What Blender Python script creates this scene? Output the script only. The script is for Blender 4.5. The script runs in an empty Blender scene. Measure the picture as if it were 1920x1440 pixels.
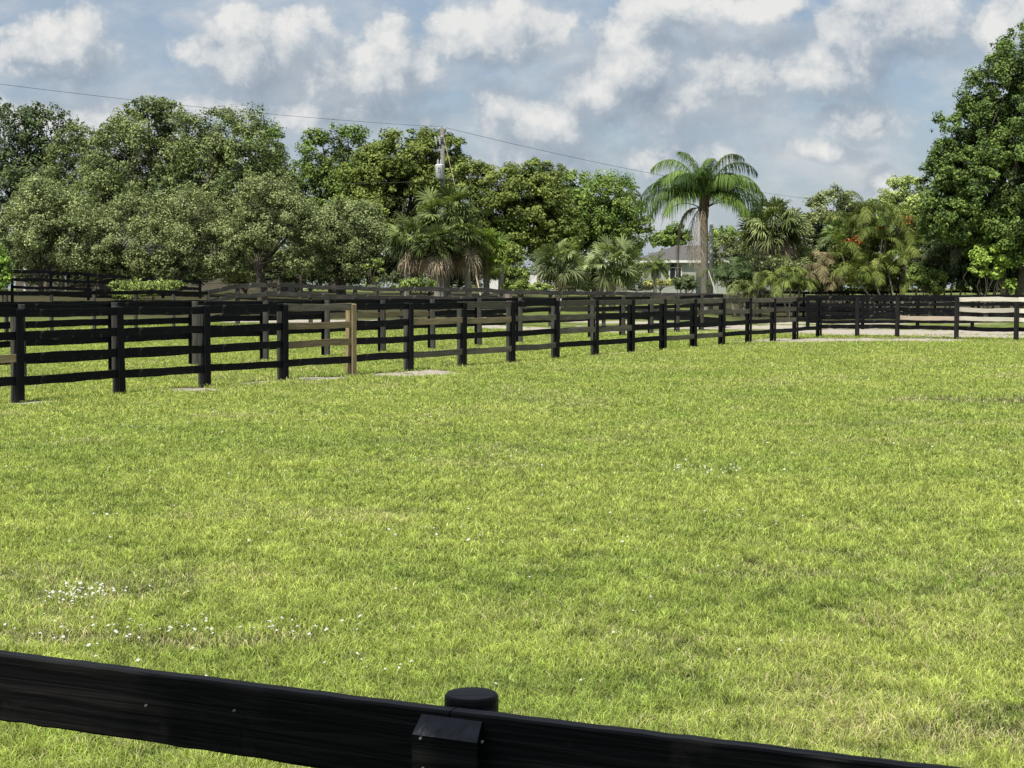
import bpy, math, random
import numpy as np
from mathutils import Vector, Matrix
S = bpy.context.scene
C = S.collection
R = math.radians
PI = math.pi

# ------------------------------------------------------------------ camera
F = 3000.0                    # focal length in pixels of the 1920 px wide photograph
H = 1.81
TH = math.atan(179.0/F)
cam_d = bpy.data.cameras.new('camera'); cam = bpy.data.objects.new('camera', cam_d); C.objects.link(cam)
cam_d.sensor_width = 36; cam_d.lens = 36*F/1920; cam_d.clip_end = 8000; cam_d.clip_start = 0.05
cam.location = (0, 0, H); cam.rotation_euler = (PI/2-TH, 0, 0)
S.camera = cam
def at(px, py, Y):
    """the point at depth Y (world y) on the ray of a photograph pixel"""
    a = (px-960)/F; b = -(py-720)/F
    dx, dy, dz = a, math.cos(TH)+b*math.sin(TH), -math.sin(TH)+b*math.cos(TH)
    s = Y/dy
    return Vector((dx*s, Y, H+dz*s))
def ss(a, b, x):
    t = np.clip((x-a)/(b-a), 0, 1); return t*t*(3-2*t)
def hgt(x, y):
    x = np.asarray(x, float); y = np.asarray(y, float)
    z = 1.3*ss(64, 128, y)
    z = z + 0.40*ss(58, 69, y)*ss(5, -6, x)*(1-0.6*ss(95, 130, y))
    z = z + 0.35*ss(74, 86, y)*ss(-12, -20, x)*(1-0.6*ss(100, 130, y))
    return z
def ground(px, py):
    lo, hi = 2.0, 400.0
    for _ in range(50):
        m = (lo+hi)/2; p = at(px, py, m)
        if p.z > float(hgt(p.x, p.y)): lo = m
        else: hi = m
    return at(px, py, lo)

# ------------------------------------------------------------------ numpy noise
def vnoise(x, y, seed=0):
    xi = np.floor(x).astype(np.int64); yi = np.floor(y).astype(np.int64)
    xf = x-xi; yf = y-yi
    def h(i, j):
        n = (i*374761393 + j*668265263 + seed*974634777) & 0xffffffff
        n = ((n ^ (n >> 13))*1274126177) & 0xffffffff
        return ((n ^ (n >> 16)) & 0xffff)/65535.0
    u = xf*xf*(3-2*xf); v = yf*yf*(3-2*yf)
    return (h(xi, yi)*(1-u)+h(xi+1, yi)*u)*(1-v)+(h(xi, yi+1)*(1-u)+h(xi+1, yi+1)*u)*v
def fbm(x, y, o=4, seed=0):
    s = 0; a = 0.5; t = 0
    for k in range(o):
        s = s+a*vnoise(x*2**k, y*2**k, seed+k*17); t += a; a *= 0.5
    return s/t

# ------------------------------------------------------------------ objects
def tag(o, label=None, cat=None, group=None, kind=None):
    if label: o['label'] = label
    if cat: o['category'] = cat
    if group: o['group'] = group
    if kind: o['kind'] = kind
    return o
def empty(name, loc):
    o = bpy.data.objects.new(name, None); C.objects.link(o); o.location = loc; o.empty_display_size = 0.2
    return o
def mesh_obj(name, V, faces, mats, parent=None, loc=None, mat_idx=None, cols=None, smooth=False):
    V = np.asarray(V, dtype=np.float32)
    me = bpy.data.meshes.new(name)
    me.vertices.add(len(V)); me.vertices.foreach_set('co', V.ravel())
    loops = []; starts = []; n = 0
    tot = []
    if isinstance(faces, np.ndarray): faces = [faces]
    for f in faces:
        f = np.asarray(f, dtype=np.int32)
        if len(f) == 0: continue
        k = f.shape[1]
        loops.append(f.ravel()); starts.append(n+np.arange(len(f))*k); tot.append(np.full(len(f), k)); n += f.size
    loops = np.concatenate(loops).astype(np.int32); starts = np.concatenate(starts).astype(np.int32)
    me.loops.add(len(loops)); me.loops.foreach_set('vertex_index', loops)
    me.polygons.add(len(starts)); me.polygons.foreach_set('loop_start', starts)
    if not isinstance(mats, (list, tuple)): mats = [mats]
    for m in mats: me.materials.append(m)
    if mat_idx is not None: me.polygons.foreach_set('material_index', np.asarray(mat_idx, dtype=np.int32))
    me.polygons.foreach_set('use_smooth', np.full(len(starts), smooth))
    if cols is not None:
        a = me.color_attributes.new('tint', 'FLOAT_COLOR', 'POINT')
        c = np.ones((len(V), 4), dtype=np.float32); c[:, :3] = cols
        a.data.foreach_set('color', c.ravel())
    me.update(calc_edges=True); me.validate()
    o = bpy.data.objects.new(name, me); C.objects.link(o)
    if parent is not None: o.parent = parent
    if loc is not None: o.location = loc
    return o
class MB:
    """collects simple shapes into one mesh"""
    def __init__(s): s.v = []; s.f3 = []; s.f4 = []; s.n = 0; s.c = []
    def add(s, V, F4=None, F3=None, col=(1, 1, 1)):
        V = np.asarray(V, float); s.v.append(V)
        if F4 is not None and len(F4): s.f4.append(np.asarray(F4)+s.n)
        if F3 is not None and len(F3): s.f3.append(np.asarray(F3)+s.n)
        c = np.asarray(col, float)
        s.c.append(np.broadcast_to(c, (len(V), 3)).copy()); s.n += len(V)
    def box(s, x0, x1, y0, y1, z0, z1, col=(1, 1, 1)):
        V = [(x, y, z) for z in (z0, z1) for y in (y0, y1) for x in (x0, x1)]
        s.add(V, [(0, 2, 3, 1), (4, 5, 7, 6), (0, 1, 5, 4), (2, 6, 7, 3), (0, 4, 6, 2), (1, 3, 7, 5)], col=col)
    def tube(s, pts, rad, n=8, cap=True, col=(1, 1, 1)):
        pts = np.asarray(pts, float); m = len(pts)
        rad = np.broadcast_to(np.asarray(rad, float), (m,))
        t = np.gradient(pts, axis=0); t /= (np.linalg.norm(t, axis=1, keepdims=True)+1e-9)
        ref = np.array([0, 0, 1.0]) if abs(t[0][2]) < 0.9 else np.array([0, 1.0, 0])
        a = np.cross(t, ref); a /= (np.linalg.norm(a, axis=1, keepdims=True)+1e-9); b = np.cross(t, a)
        an = np.arange(n)*2*PI/n
        V = pts[:, None, :]+rad[:, None, None]*(np.cos(an)[None, :, None]*a[:, None, :]+np.sin(an)[None, :, None]*b[:, None, :])
        V = V.reshape(-1, 3); f = []
        for i in range(m-1):
            for j in range(n):
                k = (j+1) % n
                f.append((i*n+j, i*n+k, (i+1)*n+k, (i+1)*n+j))
        f3 = []
        if cap:
            V = np.vstack([V, pts[:1], pts[-1:]]); c0 = m*n
            for j in range(n):
                k = (j+1) % n
                f3.append((c0, k, j)); f3.append((c0+1, (m-1)*n+j, (m-1)*n+k))
        s.add(V, f, f3, col)
    def build(s, name, mat, parent=None, loc=None, smooth=False):
        V = np.vstack(s.v); fs = []
        if s.f4: fs.append(np.vstack(s.f4))
        if s.f3: fs.append(np.vstack(s.f3))
        return mesh_obj(name, V, fs, mat, parent, loc, cols=np.vstack(s.c), smooth=smooth)

# ------------------------------------------------------------------ materials
def new_mat(name):
    m = bpy.data.materials.new(name); m.use_nodes = True
    nt = m.node_tree; nt.nodes.clear()
    out = nt.nodes.new('ShaderNodeOutputMaterial')
    return m, nt, out
def N(nt, t, **kw):
    n = nt.nodes.new(t)
    for k, v in kw.items(): setattr(n, k, v)
    return n
def ramp(nt, stops, interp='LINEAR'):
    r = N(nt, 'ShaderNodeValToRGB'); r.color_ramp.interpolation = interp
    while len(r.color_ramp.elements) < len(stops): r.color_ramp.elements.new(0.5)
    for e, (p, c) in zip(r.color_ramp.elements, stops):
        e.position = p; e.color = (c[0], c[1], c[2], 1)
    return r
def bsdf(nt, out, rough=0.8, spec=0.3):
    b = N(nt, 'ShaderNodeBsdfPrincipled'); b.inputs['Roughness'].default_value = rough
    b.inputs['Specular IOR Level'].default_value = spec
    nt.links.new(b.outputs[0], out.inputs[0]); return b
def wood(name, c0, c1, c2, rough=0.75, axis='x', spec=0.3, scale=1.0, worn=None, worn_amt=0.63):
    """painted or bare boards: grain along the axis, patches of wear"""
    m, nt, out = new_mat(name); L = nt.links.new
    b = bsdf(nt, out, rough, spec)
    tc = N(nt, 'ShaderNodeTexCoord'); mp = N(nt, 'ShaderNodeMapping'); L(tc.outputs['Object'], mp.inputs[0])
    oi = N(nt, 'ShaderNodeObjectInfo'); L(oi.outputs['Random'], mp.inputs['Location'])
    mp.inputs['Scale'].default_value = (1.2, 22, 30) if axis == 'x' else (22, 22, 1.2)
    g = N(nt, 'ShaderNodeTexNoise'); g.inputs['Scale'].default_value = 1.6*scale; g.inputs['Detail'].default_value = 7; g.inputs['Distortion'].default_value = 0.6
    L(mp.outputs[0], g.inputs['Vector'])
    r = ramp(nt, [(0.3, c0), (0.5, c1), (0.72, c2)]); L(g.outputs['Fac'], r.inputs[0])
    n2 = N(nt, 'ShaderNodeTexNoise'); n2.inputs['Scale'].default_value = 3.1; n2.inputs['Detail'].default_value = 9; n2.inputs['Roughness'].default_value = 0.7
    L(tc.outputs['Object'], n2.inputs['Vector'])
    col = r.outputs[0]
    if worn:
        r2 = ramp(nt, [(worn_amt, (0, 0, 0)), (worn_amt+0.12, (1, 1, 1))]); L(n2.outputs['Fac'], r2.inputs[0])
        mx = N(nt, 'ShaderNodeMix', data_type='RGBA'); L(r2.outputs[0], mx.inputs[0]); L(col, mx.inputs[6]); mx.inputs[7].default_value = (*worn, 1)
        col = mx.outputs[2]
    # every board a little different
    mr = N(nt, 'ShaderNodeMapRange'); L(oi.outputs['Random'], mr.inputs[0]); mr.inputs[3].default_value = 0.7; mr.inputs[4].default_value = 1.25
    mu = N(nt, 'ShaderNodeMix', data_type='RGBA', blend_type='MULTIPLY'); mu.inputs[0].default_value = 1
    L(col, mu.inputs[6]); L(mr.outputs[0], mu.inputs[7]); L(mu.outputs[2], b.inputs['Base Color'])
    bu = N(nt, 'ShaderNodeBump'); bu.inputs['Strength'].default_value = 0.5; bu.inputs['Distance'].default_value = 0.01
    L(g.outputs['Fac'], bu.inputs['Height']); L(bu.outputs[0], b.inputs['Normal'])
    return m
M = {}
M['black'] = wood('black_paint', (.0015, .002, .003), (.0035, .004, .005), (.009, .009, .0095), 0.65, spec=.15, worn=(.11, .10, .08), worn_amt=0.59)
M['black_near'] = wood('black_paint_near', (.0012, .0013, .0018), (.005, .0048, .0048), (.019, .017, .015), 0.5, spec=.2, worn=(.034, .028, .022), worn_amt=0.60)
M['black_post'] = wood('black_post_paint', (.0015, .002, .003), (.004, .005, .0065), (.011, .012, .014), 0.65, spec=.15, axis='z', worn=(.08, .07, .06), worn_amt=0.64)
M['post_far'] = wood('black_painted_rough_post', (.005, .005, .006), (.013, .013, .013), (.03, .029, .026), 0.85, axis='z', worn=(.13, .12, .10), worn_amt=0.62)
M['brown'] = wood('weathered_brown', (.09, .08, .055), (.15, .135, .095), (.22, .20, .145), 0.85, worn=(.03, .03, .025), worn_amt=0.58)
M['grey'] = wood('weathered_grey', (.014, .014, .014), (.032, .031, .029), (.075, .07, .062), 0.85, worn=(.22, .21, .18), worn_amt=0.6)
M['tan'] = wood('bare_pine', (.18, .14, .065), (.28, .22, .115), (.38, .31, .18), 0.8, worn=(.10, .08, .045), worn_amt=0.62)
M['tan_post'] = wood('bare_pine_post', (.19, .145, .07), (.29, .225, .12), (.38, .30, .18), 0.8, axis='z', worn=(.13, .10, .06), worn_amt=0.62)
M['grey_post'] = wood('weathered_post', (.03, .03, .028), (.06, .058, .05), (.11, .105, .09), 0.9, axis='z', worn=(.2, .18, .14), worn_amt=0.6)
M['pale'] = wood('pale_new_board', (.62, .57, .46), (.75, .70, .58), (.82, .77, .65), 0.8, worn=(.36, .30, .22), worn_amt=0.66)
M['pink'] = wood('pinkish_new_board', (.40, .32, .24), (.50, .41, .32), (.56, .47, .37), 0.8, worn=(.3, .23, .17), worn_amt=0.62)

def flat(name, c, rough=0.7, spec=0.3, var=0.25, scale=6, metal=0):
    m, nt, out = new_mat(name); L = nt.links.new
    b = bsdf(nt, out, rough, spec); b.inputs['Metallic'].default_value = metal
    tc = N(nt, 'ShaderNodeTexCoord'); n = N(nt, 'ShaderNodeTexNoise'); n.inputs['Scale'].default_value = scale; n.inputs['Detail'].default_value = 8; n.inputs['Roughness'].default_value = 0.65
    L(tc.outputs['Object'], n.inputs['Vector'])
    lo = tuple(max(0, v*(1-var)) for v in c); hi = tuple(min(1, v*(1+var)) for v in c)
    r = ramp(nt, [(0.3, lo), (0.7, hi)]); L(n.outputs['Fac'], r.inputs[0]); L(r.outputs[0], b.inputs['Base Color'])
    bu = N(nt, 'ShaderNodeBump'); bu.inputs['Strength'].default_value = 0.3; bu.inputs['Distance'].default_value = 0.02
    L(n.outputs['Fac'], bu.inputs['Height']); L(bu.outputs[0], b.inputs['Normal'])
    return m
M['bark'] = flat('bark', (.11, .095, .075), 0.95, 0.1, 0.5, 9)
M['bark_pale'] = flat('pale_bark', (.27, .24, .20), 0.95, 0.1, 0.4, 8)
M['palm_trunk'] = flat('palm_trunk', (.27, .25, .21), 0.95, 0.1, 0.5, 14)
M['pole'] = flat('pole_wood', (.20, .195, .17), 0.85, 0.2, 0.25, 10)
M['metal_white'] = flat('painted_metal', (.72, .74, .75), 0.4, 0.5, 0.08, 5)
M['porcelain'] = flat('porcelain', (.42, .43, .43), 0.35, 0.5, 0.1, 5)
M['wire'] = flat('wire', (.05, .05, .05), 0.6, 0.3, 0.1, 5)
M['guard'] = flat('guy_guard', (.52, .40, .32), 0.6, 0.3, 0.2, 5)
M['stick'] = flat('plastic_pipe', (.6, .58, .52), 0.6, 0.3, 0.15, 9)
M['roof'] = flat('shingle', (.13, .125, .12), 0.9, 0.2, 0.3, 3)
M['trim'] = flat('white_trim', (.75, .75, .72), 0.6, 0.3, 0.06, 5)
M['wall_grey_shaded'] = flat('stucco_grey_shaded', (.36, .38, .35), 0.9, 0.2, 0.08, 2)  # shade on the house walls is put into this grey
M['wall_white'] = flat('stucco_white', (.74, .75, .72), 0.9, 0.2, 0.06, 2)
M['wall_beige'] = flat('stucco_beige', (.15, .135, .105), 0.9, 0.2, 0.12, 2)
M['glass'] = flat('window_glass', (.02, .025, .03), 0.12, 0.6, 0.3, 1)
M['shutter'] = flat('dark_shutter', (.03, .035, .035), 0.6, 0.3, 0.2, 5)

def leafmat(name, trans=0.35, rough=0.6, spec=0.25):
    """leaf colour comes from the per-vertex tint; leaves let some light through"""
    m, nt, out = new_mat(name); L = nt.links.new
    at_ = N(nt, 'ShaderNodeAttribute'); at_.attribute_name = 'tint'
    b = N(nt, 'ShaderNodeBsdfPrincipled'); b.inputs['Roughness'].default_value = rough; b.inputs['Specular IOR Level'].default_value = spec
    L(at_.outputs['Color'], b.inputs['Base Color'])
    t = N(nt, 'ShaderNodeBsdfTranslucent')
    mu = N(nt, 'ShaderNodeMix', data_type='RGBA', blend_type='MULTIPLY'); mu.inputs[0].default_value = 1; mu.inputs[7].default_value = (1.15, 1.25, .55, 1)
    L(at_.outputs['Color'], mu.inputs[6]); L(mu.outputs[2], t.inputs[0])
    mx = N(nt, 'ShaderNodeMixShader'); mx.inputs[0].default_value = trans
    L(b.outputs[0], mx.inputs[1]); L(t.outputs[0], mx.inputs[2]); L(mx.outputs[0], out.inputs[0])
    return m
M['leaf'] = leafmat('foliage', 0.14)
M['leaf_palm'] = leafmat('palm_foliage', 0.2, 0.6, 0.2)
M['dead'] = leafmat('dead_frond', 0.1, 0.9, 0.1)
M['grass'] = leafmat('grass_blades', 0.35, 0.6, 0.25)
M['petal'] = leafmat('white_petals', 0.2, 0.7, 0.2)

# ------------------------------------------------------------------ sand / dry masks (shared by the soil sheet and the blades)
def ell(x, y, cx, cy, rx, ry, ang=0):
    c, s = math.cos(ang), math.sin(ang)
    u = ((x-cx)*c+(y-cy)*s)/rx; v = (-(x-cx)*s+(y-cy)*c)/ry
    return 1-np.sqrt(u*u+v*v)
LA0 = ground(28, 755); LA1 = ground(1532, 633)
LA0.z = LA1.z = 0
dA = (LA1-LA0).normalized(); nA = Vector((dA.y, -dA.x, 0))       # nA: towards the paddock
AANG = math.atan2(dA.y, dA.x)
SANDS = []
def sandp(px, py, r1, r2, ang=None, w=1.0):
    p = ground(px, py); SANDS.append((p.x, p.y, r1, r2, AANG if ang is None else ang, w))
sandp(735, 703, .9, 1.0, 0.0, 1.1); sandp(790, 699, 1.0, 1.1, 0.0, 1.0); sandp(595, 710, .6, 0.7, 0); sandp(365, 731, .6, 0.6, 0); sandp(50, 756, 0.5, 0.3, w=.8)
sandp(480, 718, 1.2, 0.2, w=.7); sandp(945, 683, 2.2, 0.22, w=.7); sandp(1170, 662, 2.0, 0.25, w=.7)
sandp(1590, 638, 4.6, 2.4, 0.02, 1.2); sandp(1475, 641, 2.0, 1.3, 0.2, 1.1); sandp(1720, 637.5, 2.4, 2.0, 0, 1.1); sandp(1900, 638, 1.2, .4, 0, .8)
SANDS.append((15.5, 65.5, 6.0, 5.0, 0.0, 1.5)); SANDS.append((22.0, 65.0, 7.5, 5.2, 0.0, 1.5)); SANDS.append((11, 72.5, 8, 2.5, 0, 1.4)); SANDS.append((19.5, 60.3, 5.5, 2.4, 0, 1.5))
SANDS.append((-2.0, 67.5, 12, 2.0, -0.2, 1.2)); SANDS.append((-12.0, 69.5, 6, 1.8, -0.2, 1.2)); SANDS.append((7, 78, 14, 1.4, -0.1, 1.0))
SANDS.append((14, 150, 7, 3.0, 0, 1.6))
def sand(x, y):
    m = np.full(np.shape(x), -1.0)
    for cx, cy, rx, ry, an, w in SANDS:
        m = np.maximum(m, ell(x, y, cx, cy, rx, ry, an)*w*1.5)
    n = fbm(x*1.7, y*1.1, 4, 5)-0.5
    n2 = vnoise(x*9, y*6, 9)-0.5
    return m+n*1.9+n2*0.9-0.12
def dirt(x, y):
    p = ground(1870, 752); q = ground(330, 1205); r = ground(1500, 1075); s = ground(1880, 1380)
    m = ell(x, y, p.x, p.y, 2.2, 0.9, 0)*1.1
    m = np.maximum(m, ell(x, y, q.x, q.y, 1.0, 0.22, 0.0)*.8)
    m = np.maximum(m, ell(x, y, s.x, s.y, .6, .35, 0.0)*.7)
    m = np.maximum(m, ell(x, y, r.x, r.y, .5, .3, 0.0)*.1)
    return m+(fbm(x*2.5, y*2.5, 3, 31)-.5)*1.2

# ------------------------------------------------------------------ ground sheet
def lin(a, b, n): return list(np.linspace(a, b, n, endpoint=False))
xs = np.array([-6000, -3000, -1200, -500, -220, -120, -80]+lin(-60, -30, 12)+lin(-30, 30, 260)+lin(30, 60, 12)+[60, 80, 120, 220, 500, 1200, 3000, 6000])
ys = np.array([-3000, -800, -200, -60, -20, -8]+lin(0, 20, 60)+lin(20, 90, 300)+lin(90, 200, 70)+[200, 230, 280, 400, 700, 1500, 3500, 7500])
gx, gy = np.meshgrid(xs, ys)
gz = hgt(gx, gy)
V = np.stack([gx.ravel(), gy.ravel(), gz.ravel()], 1)
nx, ny = len(xs), len(ys)
ii = (np.arange(ny-1)[:, None]*nx+np.arange(nx-1)[None, :]).ravel()
quads = np.stack([ii, ii+1, ii+nx+1, ii+nx], 1)
sm = np.clip(sand(gx.ravel(), gy.ravel())*1.6+0.5, 0, 1)
dm = np.clip(dirt(gx.ravel(), gy.ravel())*1.5+0.2, 0, 1)
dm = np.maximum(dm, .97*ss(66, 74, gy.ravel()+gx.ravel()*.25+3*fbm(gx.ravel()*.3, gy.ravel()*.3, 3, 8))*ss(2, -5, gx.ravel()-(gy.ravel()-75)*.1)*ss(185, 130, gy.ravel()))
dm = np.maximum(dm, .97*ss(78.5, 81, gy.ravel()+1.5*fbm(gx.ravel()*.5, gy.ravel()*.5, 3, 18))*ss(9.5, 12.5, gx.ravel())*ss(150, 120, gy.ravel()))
def ground_mat():
    m, nt, out = new_mat('lawn_and_sand'); L = nt.links.new
    b = bsdf(nt, out, 0.95, 0.1)
    a = N(nt, 'ShaderNodeAttribute'); a.attribute_name = 'tint'
    sep = N(nt, 'ShaderNodeSeparateColor'); L(a.outputs['Color'], sep.inputs[0])
    tc = N(nt, 'ShaderNodeTexCoord')
    def noise(sc, det=6, rough=.6, mp=None):
        n = N(nt, 'ShaderNodeTexNoise'); n.inputs['Scale'].default_value = sc; n.inputs['Detail'].default_value = det; n.inputs['Roughness'].default_value = rough
        if mp:
            k = N(nt, 'ShaderNodeMapping'); k.inputs['Scale'].default_value = mp; L(tc.outputs['Object'], k.inputs[0]); L(k.outputs[0], n.inputs['Vector'])
        else: L(tc.outputs['Object'], n.inputs['Vector'])
        return n
    n1 = noise(0.35, 5); n2 = noise(9, 8, .75); n3 = noise(2.2, 6, .7, (1, .35, 1))
    r1 = ramp(nt, [(0.3, (.17, .22, .055)), (0.5, (.23, .28, .075)), (0.7, (.31, .34, .11))]); L(n1.outputs['Fac'], r1.inputs[0])
    r3 = ramp(nt, [(0.3, (.55, .6, .5)), (0.55, (1, 1, 1)), (0.75, (1.0, 1.0, 1.0))]); L(n3.outputs['Fac'], r3.inputs[0])
    r2 = ramp(nt, [(0.3, (.45, .5, .4)), (0.6, (1, 1, 1))]); L(n2.outputs['Fac'], r2.inputs[0])
    def mul(x, y):
        k = N(nt, 'ShaderNodeMix', data_type='RGBA', blend_type='MULTIPLY'); k.inputs[0].default_value = 1; L(x, k.inputs[6]); L(y, k.inputs[7]); return k.outputs[2]
    g = mul(mul(r1.outputs[0], r3.outputs[0]), r2.outputs[0])
    # bare soil shows under the blades close to the camera
    mx = N(nt, 'ShaderNodeMix', data_type='RGBA'); L(sep.outputs[2], mx.inputs[0]); L(g, mx.inputs[6]); mx.inputs[7].default_value = (.035, .05, .012, 1)
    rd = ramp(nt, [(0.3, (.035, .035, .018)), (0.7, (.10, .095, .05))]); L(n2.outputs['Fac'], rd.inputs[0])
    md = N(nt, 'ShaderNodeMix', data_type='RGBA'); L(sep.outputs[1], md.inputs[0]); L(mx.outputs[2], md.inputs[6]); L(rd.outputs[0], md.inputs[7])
    n4 = noise(5, 8, .8)
    rs = ramp(nt, [(0.25, (.24, .21, .16)), (0.5, (.47, .42, .355)), (0.75, (.66, .605, .53))]); L(n4.outputs['Fac'], rs.inputs[0])
    ad = N(nt, 'ShaderNodeMath', operation='MULTIPLY_ADD'); L(n4.outputs['Fac'], ad.inputs[0]); ad.inputs[1].default_value = 1.4; ad.inputs[2].default_value = -0.7
    ad2 = N(nt, 'ShaderNodeMath', operation='ADD'); L(sep.outputs[0], ad2.inputs[0]); L(ad.outputs[0], ad2.inputs[1])
    rm = ramp(nt, [(0.42, (0, 0, 0)), (0.58, (1, 1, 1))]); L(ad2.outputs[0], rm.inputs[0])
    ms = N(nt, 'ShaderNodeMix', data_type='RGBA'); L(rm.outputs[0], ms.inputs[0]); L(md.outputs[2], ms.inputs[6]); L(rs.outputs[0], ms.inputs[7])
    L(ms.outputs[2], b.inputs['Base Color'])
    bu = N(nt, 'ShaderNodeBump'); bu.inputs['Strength'].default_value = 0.8; bu.inputs['Distance'].default_value = 0.05
    L(n2.outputs['Fac'], bu.inputs['Height']); L(bu.outputs[0], b.inputs['Normal'])
    return m
near = 1-ss(30, 64, gy.ravel())
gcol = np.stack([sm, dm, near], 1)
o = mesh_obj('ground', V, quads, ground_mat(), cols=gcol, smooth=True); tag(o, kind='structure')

# ------------------------------------------------------------------ grass blades
rng = np.random.default_rng(7)
def make_grass():
    d = 5.0; P = []
    edges = np.concatenate([np.geomspace(4.9, 66, 60)])
    for a, b in zip(edges[:-1], edges[1:]):
        m = (a+b)/2; hw = 0.365*b+0.9
        dens = 19000*(6/m)**1.75
        n = int(2*hw*(b-a)*dens)
        P.append(np.stack([rng.uniform(-hw, hw, n), rng.uniform(a, b, n)], 1))
    P = np.vstack(P)
    x, y = P[:, 0], P[:, 1]
    s = sand(x, y); dd = dirt(x, y)
    # nothing grows on the sand; thin growth in worn patches; bare lawn left of and behind the alley fence also grassed
    keep = (s < rng.uniform(-0.35, 0.55, len(x))) & (rng.random(len(x)) > np.clip(dd*1.1-.05, 0, .6))
    P = P[keep]; x, y = P[:, 0], P[:, 1]; dd = dd[keep]
    n = len(P); sc = (y/6.0)
    tuft = fbm(x*7, y*7, 3, 3)
    big = fbm(x*.35, y*.5, 4, 11); med = fbm(x*1.3, y*1.8, 3, 21)
    h = (0.018+0.036*rng.random(n)**1.5)*(0.45+1.1*tuft)*(1+0.10*np.minimum(sc, 8))
    h *= 0.85+0.3*med
    w = 0.0023*sc**0.88*(0.6+0.8*rng.random(n))
    az = rng.uniform(0, 2*PI, n); lean = 0.3+1.2*rng.random(n)
    dx, dy = np.cos(az), np.sin(az)
    fa = rng.uniform(0, 2*PI, n); wx, wy = np.cos(fa), np.sin(fa)
    z0 = hgt(x, y)
    B = np.stack([x, y, z0], 1)
    Wv = np.stack([wx, wy, np.zeros(n)], 1)*w[:, None]*.5
    mid = B+np.stack([dx*h*lean*.3, dy*h*lean*.3, h*.6], 1)
    tip = B+np.stack([dx*h*lean, dy*h*lean, h*(1.02-.22*lean)], 1)
    V = np.stack([B-Wv, B+Wv, mid+Wv*.9, mid-Wv*.9, tip], 1).reshape(-1, 3)
    k = np.arange(n)*5
    q = np.stack([k, k+1, k+2, k+3], 1); t = np.stack([k+3, k+2, k+4], 1)
    # colours
    g0 = np.array([.245, .335, .075]); g1 = np.array([.40, .455, .12]); g2 = np.array([.12, .175, .04]); dry = np.array([.55, .50, .29])
    f = np.clip((big-.5)*1.0+.5+(med-.5)*1.0+rng.normal(0, .28, n), 0, 1)[:, None]
    c = g0*(1-f)+g1*f
    low = np.clip((.43-tuft)*3.0+(.30-med)*1.0, 0, .7)[:, None]
    c = c*(1-low)+g2*low
    pdry = 0.05+np.clip(dd*.6+.05, 0, .45)+np.clip((fbm(x*.8, y*.8, 3, 77)-.55)*1.2, 0, .3)
    isd = (rng.random(n) < pdry)[:, None]
    c = np.where(isd, dry*(0.6+.5*rng.random((n, 1))), c)
    c = c*(0.5+1.0*rng.random((n, 1)))*np.array([1.53, 1.49, 1.48])*(.72+.56*vnoise(x*16, y*11, 91))[:, None]
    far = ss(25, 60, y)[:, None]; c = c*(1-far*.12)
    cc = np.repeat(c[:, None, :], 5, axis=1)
    cc[:, 0:2] *= 0.38; cc[:, 4] *= 1.25  # shade at the blade feet and light on the tips put into colour
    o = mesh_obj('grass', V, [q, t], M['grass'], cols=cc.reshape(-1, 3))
    tag(o, 'short bright green grass covering the paddock', 'grass', kind='stuff')
make_grass()

# small white flowers scattered through the lawn
def make_flowers():
    pts = []
    def cl(px, py, sx, sy, n):
        p = ground(px, py)
        for _ in range(n): pts.append((p.x+random.gauss(0, sx), p.y+random.gauss(0, sy)))
    random.seed(5)
    cl(140, 1125, .09, .12, 46); cl(190, 1120, .12, .2, 12); cl(230, 1195, .35, .12, 26); cl(600, 1185, .2, .12, 16); cl(340, 1195, .3, .15, 14)
    cl(1320, 885, .3, .3, 42); cl(1430, 985, .2, .3, 10); cl(270, 805, .6, .5, 26); cl(590, 790, 1.0, .6, 20); cl(700, 1250, .2, .2, 6)
    cl(900, 870, 1.5, 1.5, 22); cl(600, 740, 3, 2, 40); cl(300, 900, 2, 2, 22); cl(80, 1240, .3, .2, 8); cl(880, 1010, .6, .5, 12)
    for _ in range(90):
        Y = random.uniform(6, 24); pts.append((random.uniform(-.33, .33)*Y, Y))
    m = MB()
    for x, y in pts:
        r = random.uniform(.006, .011)*(1+.02*y); z = float(hgt(x, y))+random.uniform(.03, .06)
        n = 6; an = [random.random()+2*PI*k/n for k in range(n)]
        tx, ty = random.uniform(-.5, .5), random.uniform(-.5, .5)
        ring = [(x+r*math.cos(a), y+r*math.sin(a), z+r*(tx*math.cos(a)+ty*math.sin(a))) for a in an]
        V = [(x, y, z+r*.8)]+ring+[(x, y, z-r*.5)]
        f = [(0, 1+k, 1+(k+1) % n) for k in range(n)]+[(n+1, 1+(k+1) % n, 1+k) for k in range(n)]
        m.add(V, F3=f, col=(.72, .72, .66))
    tag(m.build('clover_flowers', M['petal']), 'tiny white clover heads dotted through the lawn', 'flowers', kind='stuff')
make_flowers()

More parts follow.
